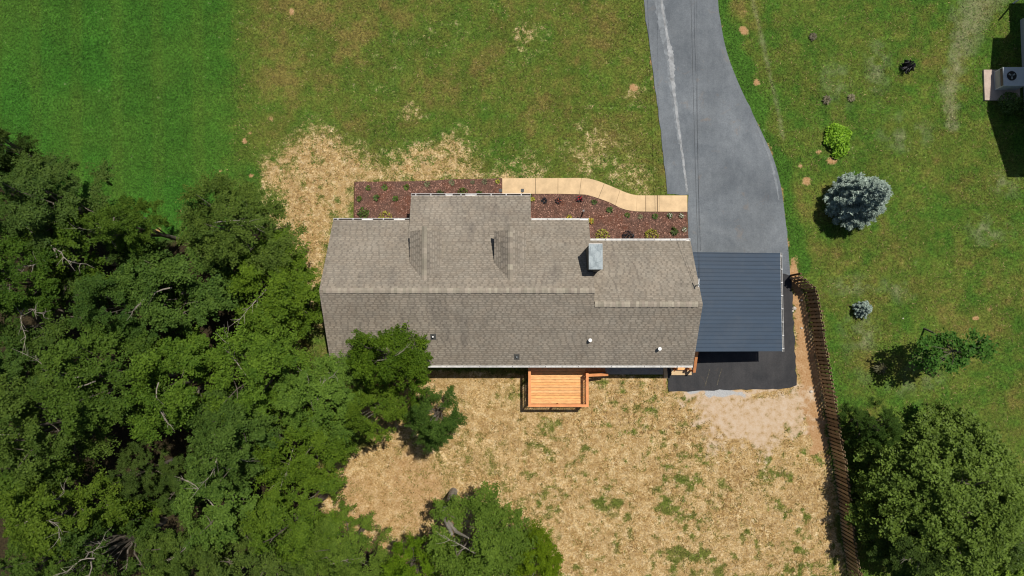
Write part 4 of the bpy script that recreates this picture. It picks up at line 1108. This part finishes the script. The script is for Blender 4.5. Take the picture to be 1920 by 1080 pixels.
# forest on the left: (key, foot x y, radius, height, turn, label)
FG = 'trees of the wood left of the house'
F = [
 ('c', (-22.56, 6.07), 2.75, 9.0, 0.3, 'dark-leaved tree at the upper corner of the wood, beside the open lawn', 'leaf_dark'),
 ('d', (-25.46, 9.03), 1.5, 8.0, 1.1, 'topmost tree of the wood, mostly cut off by the left edge', 'leaf_dark'),
 ('b', (-18.62, 4.94), 1.55, 7.6, 2.0, 'narrow tree with pale bare twigs poking into the lawn', None),
 ('a', (-13.75, 4.86), 2.55, 7.6, 0.5, 'rounded tree on the lawn edge nearest the bare red spots', None),
 ('e', (-12.18, 1.81), 2.6, 7.8, 4.1, 'tree closest to the left gable end of the house', 'leaf'),
 ('d', (-16.09, 1.79), 2.75, 8.4, 5.2, 'tree in the middle of the wood, left of the house ridge', None),
 ('gap', (-22.42, 3.71), 2.5, 8.6, 0.0, 'thin half-dead tree with bleached branches at the left side', None),
 ('c', (-18.98, 1.13), 2.4, 8.6, 3.3, 'dark tree between the half-dead tree and the middle of the wood', None),
 ('gap', (-23.45, 0.64), 2.4, 8.0, 2.4, 'sparse tree with dark gaps at the far left edge', None),
 ('b', (-18.95, -2.46), 2.9, 9.6, 1.0, 'broad tree in the left of the wood with a fallen pale limb above it', None),
 ('a', (-22.07, -4.53), 2.7, 9.2, 3.6, 'yellowish-green tree at the left edge, lower half', None),
 ('d', (-15.74, -2.62), 2.5, 9.0, 0.2, 'tall leafy tree just left of the rear corner tree', None),
 ('a', (-12.26, -1.87), 2.7, 8.8, 2.6, 'wide tree left of the rear corner of the house', None),
 ('b', (-9.44, -3.52), 2.4, 8.4, 5.6, 'tree below the rear left corner of the roof', None),
 ('d', (-5.98, -1.43), 1.95, 8.6, 1.9, 'tree whose crown overhangs the rear left of the roof', None),
 ('e', (-3.83, -4.39), 1.45, 6.9, 0.9, 'small dark green tree reaching out over dry grass behind the house', 'leaf_dark'),
 ('c', (-6.73, -3.88), 1.7, 7.2, 4.4, 'tree between the roof-hugging tree and the small dark one', 'leaf'),
 ('a', (-10.53, -5.95), 2.2, 7.9, 4.9, 'tree on the left rim of the bare dirt clearing', None),
 ('b', (-12.90, -4.95), 2.4, 8.8, 3.0, 'tree behind the clearing-side tree, near the centre of the wood', None),
 ('d', (-14.19, -8.20), 2.5, 8.6, 3.9, 'tree to the right of the deep dark gap', None),
 ('c', (-10.41, -9.26), 2.5, 8.2, 1.4, 'tree at the lower left of the bare dirt clearing', 'leaf'),
 ('a', (-8.15, -10.93), 1.8, 7.2, 0.7, 'small tree at the bottom, below the bare dirt clearing', None),
 ('b', (-21.32, -8.44), 2.6, 9.0, 4.5, 'tree left of the deep dark gap near the bottom corner', None),
 ('gap', (-19.26, -10.62), 2.2, 8.0, 1.2, 'thin tree with dead branches at the bottom edge of the wood', None),
 ('d', (-16.35, -11.01), 2.0, 8.4, 2.2, 'tree at the bottom edge under the deep dark gap', None),
 ('c', (-17.43, -8.29), 1.5, 3.9, 2.4, 'low shaded tree at the right side of the deep dark gap', 'leaf_dark'),  # added low tree, dark leaves make the gap look shady
 ('d', (-19.85, -9.56), 1.4, 3.6, 1.4, 'low shaded tree at the lower end of the deep dark gap', 'leaf_dark'),  # also added to keep the gap dark
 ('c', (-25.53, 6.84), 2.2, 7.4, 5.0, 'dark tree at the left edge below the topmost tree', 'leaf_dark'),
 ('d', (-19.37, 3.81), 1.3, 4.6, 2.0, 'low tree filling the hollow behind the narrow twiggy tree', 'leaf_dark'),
 ('c', (-18.86, -7.35), 1.5, 4.6, 0.4, 'low shaded tree down inside the deep dark gap', 'leaf_dark'),  # added inside the gap, leaf colour darkened to pass for shade
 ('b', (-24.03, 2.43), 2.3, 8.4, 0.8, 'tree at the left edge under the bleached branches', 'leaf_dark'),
 ('c', (-23.13, -11.43), 2.2, 8.6, 0.4, 'tree in the bottom left corner of the picture', None),
 ('a', (-12.62, -11.74), 2.4, 8.4, 5.0, 'tree at the bottom edge, mostly below the picture', None),
 ('c', (-25.50, -2.12), 2.4, 9.0, 2.9, 'dark tree cut by the left edge, middle height', None),
 ('b', (-25.29, -7.06), 2.4, 9.0, 1.7, 'leafy tree cut by the left edge, below the yellowish tree', None),
 ('e', (-1.78, -10.40), 2.55, 7.4, 2.4, 'bright green tree at the bottom centre with grey trunk showing', None),
 ('e', (1.04, -11.69), 1.55, 6.2, 4.0, 'low bright green tree at the right of the grey trunk', None),
 ('e', (-4.88, -12.06), 1.6, 6.8, 0.1, 'bright green tree at the bottom, left of the grey trunk', None),
]
for key, (x, y), Rr, H, rz, lab, cm in F:
    vr = random.Random(lab)
    tree(key, 'broadleaf_tree', x, y, Rr * 0.92, H * vr.uniform(0.78, 1.24), rz, lab, FG, crown_mat=cm)

# bare grey trunk of the bottom-centre tree, seen on the rim of the clearing
tk = thing('leaning_trunk', 'bare grey trunk leaning up from the dry grass at the bottom centre', 'tree trunk', (*(-3.25, -9.07), 0))
bx, by = (-3.25, -9.07)
MB().tube([(bx, by, -.1), (bx - .05, by - .05, 1.6), (bx - .25, by - .35, 3.2), (bx + .3, by - 1.0, 4.6)], [.24, .19, .16, .09], 9).part('trunk', M['trunk_grey'], tk)
MB().tube([(bx - .25, by - .35, 3.2), (bx + .5, by - .9, 4.5), (bx + 1.2, by - .9, 5.6)], [.12, .09, .04], 6).part('limb', M['dead'], tk)

# big glossy tree at the right
proto('oak', 201, 4.6, 0.7, 6.6, 380, 110000, 'leaf_gloss', 0.135, 0.28, 0.6, 0, (0.08, 0.15), 0.5, n_limb=34, squash=0.8, lobe=0.35)
tree('oak', 'oak_tree', *(22.10, -8.60), 4.5, 6.6, 0.6, 'big round glossy-leaved tree right of the fence', cat='tree')
tree('c', 'broadleaf_tree', *(18.95, -5.15), 1.25, 4.2, 0.9, 'dark tree tucked against the fence at the upper left of the big round tree', None)
tree('b', 'broadleaf_tree', *(20.22, -10.74), 1.8, 5.8, 1.9, 'dark tree against the fence at the bottom, left of the big round tree', None, crown_mat='leaf_dark')
tree('e', 'broadleaf_tree', *(25.10, -11.66), 1.7, 5.2, 0.6, 'yellow-green tree in the bottom right corner behind the big round tree', None, crown_mat='plant')
tree('oak', 'oak_tree', *(24.97, -13.68), 3.6, 6.0, 2.6, 'glossy tree cut off by the bottom right corner', cat='tree')

def clump(r, Rr, h, n, size, jitter=.6, flat=False):
    a = r.uniform(0, 6.28, n); q = np.sqrt(r.uniform(0, 1, n)); x = Rr * q * np.cos(a); y = Rr * q * np.sin(a)
    z = h * np.sqrt(np.maximum(0, 1 - (q * .95) ** 2)) * (r.uniform(.35, 1.0, n) if not flat else r.uniform(.8, 1, n))
    P = np.stack([x, y, z + .02], 1); N = np.stack([x / Rr * .7, y / Rr * .7, np.ones(n) * .8], 1)
    return leaves_at(P, N, size, r, .5, jitter)
def bush(name, x, y, Rr, h, n, size, mat, label, cat, seed, group=None, z=0.0, flower=None, sy=1.0, spiky=False, n_fl=5):
    r = np.random.RandomState(seed)
    t = thing(name, label, cat, (x, y, z), group)
    if spiky:
        V = []
        for i in range(n):
            a = r.uniform(0, 6.28); L = Rr * r.uniform(.7, 1.1); hh = h * r.uniform(.3, 1.0); w = size * .16
            d = np.array([np.cos(a), np.sin(a), 0]); s = np.array([-d[1], d[0], 0]) * w
            V += [d * .02 + s * .6, d * .02 - s * .6, d * L * .55 - s + np.array([0, 0, hh]), d * L + np.array([0, 0, hh * .55])]
            V += [d * .02 + s * .6, d * L * .55 - s + np.array([0, 0, hh]), d * L + np.array([0, 0, hh * .55]), d * L * .55 + s + np.array([0, 0, hh])]
        V = np.array(V); tint = np.repeat(r.uniform(0, 1, n), 2)
    else:
        V = clump(r, Rr, h, n, size); tint = r.uniform(0, 1, len(V) // 4)
    f = link('foliage', quads_mesh('foliage', V, M[mat], tint), t)
    mb = MB()
    for i in range(5):
        a = r.uniform(0, 6.28); mb.tube([(0, 0, -.03), (.4 * Rr * math.cos(a), .4 * Rr * math.sin(a), h * .7)], [.012, .005], 4)
    link('stem', mb.mesh('stem', M['bark']), t)
    if flower:
        q = clump(r, Rr * .8, h * 1.12, n_fl * 4, .075, .5, True)
        link('flower', quads_mesh('flower', q, M[flower], np.ones(n_fl * 4)), t)
    if sy != 1: t.scale = (1, sy, 1)
    return t
# blue spruces
def spruce(name, x, y, Rr, H, seed, n_br, label, size):
    r = np.random.RandomState(seed); t = thing(name, label, 'tree', (x, y, 0), 'blue spruces on the right lawn')
    P = []; N = []; T = []; mb = MB(); mb.tube([(0, 0, -.05), (0, 0, H * .5), (0, 0, H)], [Rr * .06, Rr * .045, .006], 7)
    for i in range(n_br):
        u = (i + .5) / n_br; z = H * (0.06 + 0.92 * u); L = Rr * (1 - u) ** 0.75 * r.uniform(.82, 1.12) * (0.75 + 0.25 * min(1, u / .15)) + .06
        a = i * 2.39996 + r.uniform(-.25, .25); d = np.array([np.cos(a), np.sin(a), 0.0])
        mb.tube([(0, 0, z), tuple(d * L * .6 + np.array([0, 0, z - .05 * L])), tuple(d * L + np.array([0, 0, z + .08 * L]))], [.02, .014, .005], 4, False)
        m = int(26 + 70 * L / Rr)
        s = r.uniform(0.12, 1.0, m) ** 0.7; side = r.uniform(-1, 1, m) * L * .30 * (1.12 - s)
        q = np.stack([-np.sin(a) * side, np.cos(a) * side, np.zeros(m)], 1)
        p = d * (s * L)[:, None] + q + np.stack([np.zeros(m), np.zeros(m), z - .05 * L + .13 * L * s ** 2 + r.normal(0, .03, m)], 1)
        tw = r.uniform(0, 1)
        for k in range(5):
            P.append(p + r.normal(0, .045 * Rr / 1.5, p.shape)); N.append(np.tile(np.array([0, 0, 1.0]), (m, 1)) + d * .35)
            T.append(np.clip(0.35 * tw + 0.65 * r.uniform(0, 1, m) * (0.4 + .6 * s), 0, 1))
    P = np.concatenate(P); N = np.concatenate(N); T = np.concatenate(T)
    V = leaves_at(P, N, size, r, 0.28, 0.65)
    link('crown', quads_mesh('crown', V, M['needle'], T), t); link('trunk', mb.mesh('trunk', M['bark']), t)
    return t
spruce('blue_spruce', *(18.88, 6.98), 1.65, 4.6, 31, 190, 'large blue-grey spruce on the right lawn', 0.17)
spruce('blue_spruce', *(19.56, 1.05), 0.50, 1.1, 32, 60, 'tiny blue spruce right of the fence', 0.10)
bush('grey_shrub', *(20.46, -2.24), 0.42, 0.6, 46, .2, 'plant_pale', 'sparse greyish shrub at the tip of the sapling shadow', 'shrub', 33, spiky=True)

# sapling with a bent bare trunk
sx, sy = (23.16, -0.03)
sap = thing('sapling_tree', 'leaning young tree with bare curved trunk on the right lawn', 'tree', (sx, sy, 0))
r = np.random.RandomState(55)
mb = MB(); pts = [(0, 0, 0), (0.0, -0.22, .8), (-0.08, -0.50, 1.5), (-0.22, -0.85, 2.3), (-0.45, -1.15, 3.2), (-0.3, -1.25, 4.1)]
mb.tube(pts, [.06, .052, .046, .04, .03, .012], 7)
P = []; N = []
for i in range(60):
    a = r.uniform(0, 6.28); q = r.uniform(.1, 1.0) ** .6; u = r.uniform(-1, 1)
    c = np.array([-0.55 + 1.95 * q * np.cos(a), -1.22 + 0.95 * q * np.sin(a) + .18 * np.cos(a), 3.15 + u * (1.15 - .5 * q)])
    b = np.array(pts[3 if u < 0 else 4]); mb.tube([tuple(b), tuple((b + c) / 2 + np.array([0, 0, .15])), tuple(c)], [.016, .011, .004], 4, False)
    m = int(r.uniform(16, 56)); P.append(c + r.normal(0, .15, (m, 3)) * np.array([1.2, .9, .6])); N.append(np.tile(np.array([0, 0, 1.0]), (m, 1)))
P = np.concatenate(P); N = np.concatenate(N)
link('crown', quads_mesh('crown', leaves_at(P, N, 0.18, r, .6, .5), M['leaf_young'], r.uniform(0, 1, len(P))), sap)
link('trunk', mb.mesh('trunk', M['bark']), sap)

# ------------------------------------------------------------------ shrubs and bedding plants
r = np.random.RandomState(61); lx, ly = (18.46, 10.66)
lb = thing('lime_bush', 'bright lime-green bush on the right lawn', 'bush', (lx, ly, 0))
V = [clump(r, q, h, k, 0.17) + np.array([ox, oy, 0]) for ox, oy, q, h, k in ((-.12, .42, .52, .7, 420), (.30, .30, .45, .8, 360), (.02, -.1, .60, .95, 560), (.22, -.52, .42, .6, 300), (-.40, -.05, .34, .5, 180), (-.05, -.80, .26, .4, 110))]
V = np.concatenate(V)
link('foliage', quads_mesh('foliage', V, M['lime'], r.uniform(0, 1, len(V) // 4)), lb)
mb = MB()
for k in range(6): mb.tube([(0, 0, -.03), (.4 * math.cos(k), .4 * math.sin(k), .6)], [.02, .008], 5)
link('stem', mb.mesh('stem', M['bark']), lb)
bush('dark_shrub', *(22.54, 14.87), 0.42, 0.75, 34, 0.2, 'plant_dark', 'spiky dark little shrub on the upper right lawn', 'shrub', 62, spiky=True)
for (x, y), lab, rr in (((17.26, 16.69), 'dry grey weed clump nearest the top of the picture', .26), ((17.97, 13.01), 'left one of two neighbouring dry grey weed clumps', .30), ((19.38, 13.13), 'right one of two neighbouring dry grey weed clumps', .26)):
    bush('weed_clump', x, y, rr, .22, 60, .2, 'weed', lab, 'weed', int(x * 10) % 97, 'dry weeds on the right lawn', spiky=True)

BL = 'bedding plants in the left mulch bed'; BR = 'bedding plants in the right mulch bed'
plants = [
 ((-8.15, 7.92), .17, .18, 'plant', 'small green plant nearest the outer corner of the left bed, top row', None, BL),
 ((-7.21, 7.96), .20, .18, 'plant', 'small green plant in the middle of the top row, left bed', None, BL),
 ((-5.97, 7.96), .19, .2, 'plant', 'small green plant just left of the porch corner, top row', None, BL),
 ((-8.66, 7.31), .18, .2, 'plant', 'small green plant at the left edge of the bed, second row', None, BL),
 ((-7.66, 7.34), .22, .22, 'plant', 'small green plant in the middle of the second row, left bed', None, BL),
 ((-6.60, 7.31), .19, .2, 'plant', 'dull green plant at the right end of the second row, left bed', None, BL),
 ((-8.40, 6.49), .30, .32, 'plant', 'largest green plant of the left bed, by the lower gutter', None, BL),
 ((-7.16, 6.19), .36, .30, 'plant_yellow', 'golden shrub half under the left gutter', None, BL),
 ((-4.82, 8.14), .19, .16, 'plant_pale', 'pale grey-green plant above the left end of the porch gutter', None, BL),
 ((-3.42, 8.23), .19, .16, 'plant_pale', 'pale green plant above the middle of the porch gutter', None, BL),
 ((-2.24, 8.26), .13, .12, 'plant_pale', 'faintest pale seedling in the row above the porch', None, BL),
 ((-1.55, 8.29), .18, .15, 'plant_pale', 'pale plant second from the front walk', None, BL),
 ((-0.82, 8.29), .14, .18, 'plant_yellow', 'little yellow-green plant touching the start of the front walk', None, BL),
 ((-4.06, 7.59), .24, .25, 'plant', 'green plant half hidden by the porch gutter, left one', None, BL),
 ((-2.79, 7.62), .28, .25, 'plant', 'green plant half hidden by the porch gutter, middle one', None, BL),
 ((-1.85, 7.59), .20, .25, 'plant', 'green plant half hidden by the porch gutter, right one', None, BL),
 ((1.82, 7.19), .19, .22, 'plant_dark', 'dark purple plant closest to the porch, right bed', None, BR),
 ((2.63, 7.19), .19, .22, 'plant_dark', 'dark plant with coral flowers between the purple and the red one', 'fl_coral', BR),
 ((3.81, 7.28), .20, .25, 'plant_dark', 'plant with bright red flowers under the curve of the walk', 'fl_red', BR),
 ((4.66, 7.13), .17, .15, 'plant', 'small olive plant right of the red flowers', None, BR),
 ((5.53, 6.67), .21, .2, 'plant', 'green plant below the bend of the walk', None, BR),
 ((6.53, 6.37), .17, .15, 'plant', 'small green plant below the end of the bend', None, BR),
 ((7.25, 6.28), .15, .12, 'plant_pale', 'pale little plant below the straight part of the walk', None, BR),
 ((8.07, 6.31), .19, .18, 'plant', 'green plant left of the white flowers', None, BR),
 ((8.92, 6.34), .17, .2, 'plant', 'plant with dense white flowers under the end of the walk', 'fl_white', BR),
 ((9.58, 6.34), .16, .16, 'plant_pale', 'plant with sparse white flowers nearest the driveway corner', 'fl_white', BR),
 ((9.15, 5.46), .25, .3, 'plant', 'lush dark green plant at the right end of the lower row', None, BR),
 ((9.75, 5.55), .16, .18, 'plant_pale', 'pale flowering plant on the edge of the driveway, lower row', 'fl_white', BR),
 ((5.10, 5.18), .36, .38, 'plant_yellow', 'bushy golden shrub left, against the right wing gutter', None, BR),
 ((7.88, 5.18), .36, .38, 'plant_yellow', 'bushy golden shrub right, against the right wing gutter', None, BR),
 ((6.55, 5.15), .30, .3, 'plant_dark', 'dark purple shrub between the two golden shrubs', None, BR),
 ((3.23, 6.22), .18, .25, 'plant_yellow', 'yellow flowering plant by the gutter beside the porch', 'fl_yellow', BR),
 ((4.44, 6.03), .20, .22, 'plant_yellow', 'orange flowering plant at the end corner of the middle gutter', 'fl_orange', BR),
 ((1.15, 7.28), .15, .2, 'plant_yellow', 'yellow-green sprig at the right corner of the porch roof', None, BR),
]
for i, ((x, y), rr, h, mat, lab, fl, grp) in enumerate(plants):
    big = rr > .27
    bush('bedding_plant' if not big else 'bedding_shrub', x, y, rr * 1.12, h, 150 if big else 34, .11 if big else .15, mat, lab, 'plant' if not big else 'shrub', 300 + i, grp, 0.05, fl, 1.0, spiky=not big)

# path lights and a downspout by the porch
for (x, y), lab in (((-0.64, 7.65), 'small grey lantern on a post left of the walk end'), ((0.58, 7.65), 'small grey lantern on a post beside the front walk')):
    t = thing('path_light', lab, 'garden light', (x, y, 0), 'path lights at the porch')
    MB().tube([(x, y, 0), (x, y, .55)], .02, 6).part('post', M['black'], t)
    MB().box(x - .07, x + .07, y - .07, y + .07, .55, .75).part('lantern', M['ac_grey'], t)
    MB().box(x - .09, x + .09, y - .09, y + .09, .751, .78).part('lid', M['dark_gap'], t)
px_, py_ = (3.87, 6.25)
dsp = thing('garden_stake', 'black metal stake leaning by the middle gutter', 'stake', (px_, py_, 0))
MB().bar((px_ - .05, py_ - .2, 0.03), (px_ + .08, py_ + .22, 1.0), .07, .05).part('shaft', M['black'], dsp)
MB().box(px_ + .03, px_ + .13, py_ + .17, py_ + .27, 1.0, 1.05).part('head', M['black'], dsp)

# stones by the fence
def stone(x, y, s, lab, seed):
    r = random.Random(seed); mb = MB(); n = 7
    ring = lambda k, z: [(x + s * k * math.cos(6.283 * i / n) * r.uniform(.75, 1.2), y + s * k * math.sin(6.283 * i / n) * r.uniform(.6, 1.0), z * r.uniform(.85, 1.1)) for i in range(n)]
    a, b, c = ring(1, -.02), ring(1.02, s * .5), ring(.5, s * .85)
    for A, B in ((a, b), (b, c)):
        for i in range(n): mb.face([A[i], A[(i + 1) % n], B[(i + 1) % n], B[i]])
    mb.face(c)
    solo('stone', mb, M['stone'], lab, 'stone', (x, y, 0), 'pale stones in the dirt strip')
stone(*(15.87, 1.11), .13, 'largest pale stone beside the asphalt edge', 1)
stone(*(15.78, 0.96), .08, 'smaller pale stone touching the largest one', 2)
stone(*(16.30, 1.56), .06, 'pale stone nearest the fence corner', 3)
stone(*(16.72, -3.54), .09, 'pale stone at the foot of the fence, halfway down', 4)
stone(*(16.27, -0.00), .06, 'small pale stone between asphalt and fence', 5)
stone(*(21.98, 0.54), .04, 'tiny white stone on the lawn beside the small spruce', 6)

# ------------------------------------------------------------------ neighbour's side at the right edge
nh = thing('neighbour_house', 'neighbouring house mostly beyond the right edge, casting a big shadow', 'house', (32, 14, 0))
prof = [(9.9, 0), (17.7, 0), (17.7, 4.6), (14.3, 6.8), (9.9, 3.0)]
MB().prism_x(prof, 29.25, 40).part('wall', M['siding'], nh)
for (ya, za, yb, zb) in ((9.35, 2.85, 14.3, 7.12), (18.05, 5.05, 14.3, 7.12)):
    MB().slab([(28.85, ya, za), (41, ya, za), (41, yb, zb), (28.85, yb, zb)], .12).part('roof', M['shingle'], nh)
MB().box(29.3, 40, 17.75, 19.4, 2.5, 2.75).part('porch_roof', M['shingle'], nh)
MB().tube([(28.9, 18.7, 0), (28.9, 18.7, 3.6)], .05, 7).part('downspout', M['white'], nh)

pad = (27.46, 14.59); ac = thing('heat_pump', 'white outdoor air conditioner unit with round black fan at the right edge', 'air conditioner', (28.3, 14.2, 0))
ax0, ax1, ay0, ay1 = 27.55, 28.75, 13.55, 14.62
b_ = MB().box(ax0, ax1, ay0, ay1, .12, .86).part('cabinet', M['ac_white'], ac)
MB().box(ax0 - .012, ax0 - .002, ay0 + .06, ay1 - .06, .18, .60).part('louvre_panel', M['ac_grey'], ac)
MB().box(ax0 - .014, ax0 - .002, ay0 + .04, ay1 - .04, .64, .84).part('vent_slot', M['black'], ac)
fx, fy = 28.02, 14.12
MB().tube([(fx, fy, .862), (fx, fy, .885)], .27, 20).part('fan_grille', M['black'], ac)
for k in range(3):
    a = k * 2.094 + .5
    MB().hexa([(fx + .05 * math.cos(a - .6), fy + .05 * math.sin(a - .6), .886), (fx + .2 * math.cos(a - .25), fy + .2 * math.sin(a - .25), .886), (fx + .2 * math.cos(a + .25), fy + .2 * math.sin(a + .25), .886), (fx + .05 * math.cos(a + .6), fy + .05 * math.sin(a + .6), .886),
               (fx + .05 * math.cos(a - .6), fy + .05 * math.sin(a - .6), .892), (fx + .2 * math.cos(a - .25), fy + .2 * math.sin(a - .25), .892), (fx + .2 * math.cos(a + .25), fy + .2 * math.sin(a + .25), .892), (fx + .05 * math.cos(a + .6), fy + .05 * math.sin(a + .6), .892)]).part('fan_blade', M['ac_grey'], ac)
solo('concrete_pad', MB().box(26.98, 29.0, 12.98, 14.75, -.05, .11), M['concrete_pink'], 'pinkish concrete pad under the air conditioner', 'pad', (28, 13.9, 0))
bush('foundation_bush', *(28.24, 12.76), 0.62, 0.9, 520, 0.14, 'plant', 'green bush below the air conditioner at the right edge', 'bush', 71)
bush('foundation_bush', *(29.42, 12.48), 0.75, 1.0, 520, 0.14, 'leaf_dark', 'bush part in leaves darkened as shadow at the right edge', 'bush', 72)  # dark leaf colour paints the shaded part of the bush
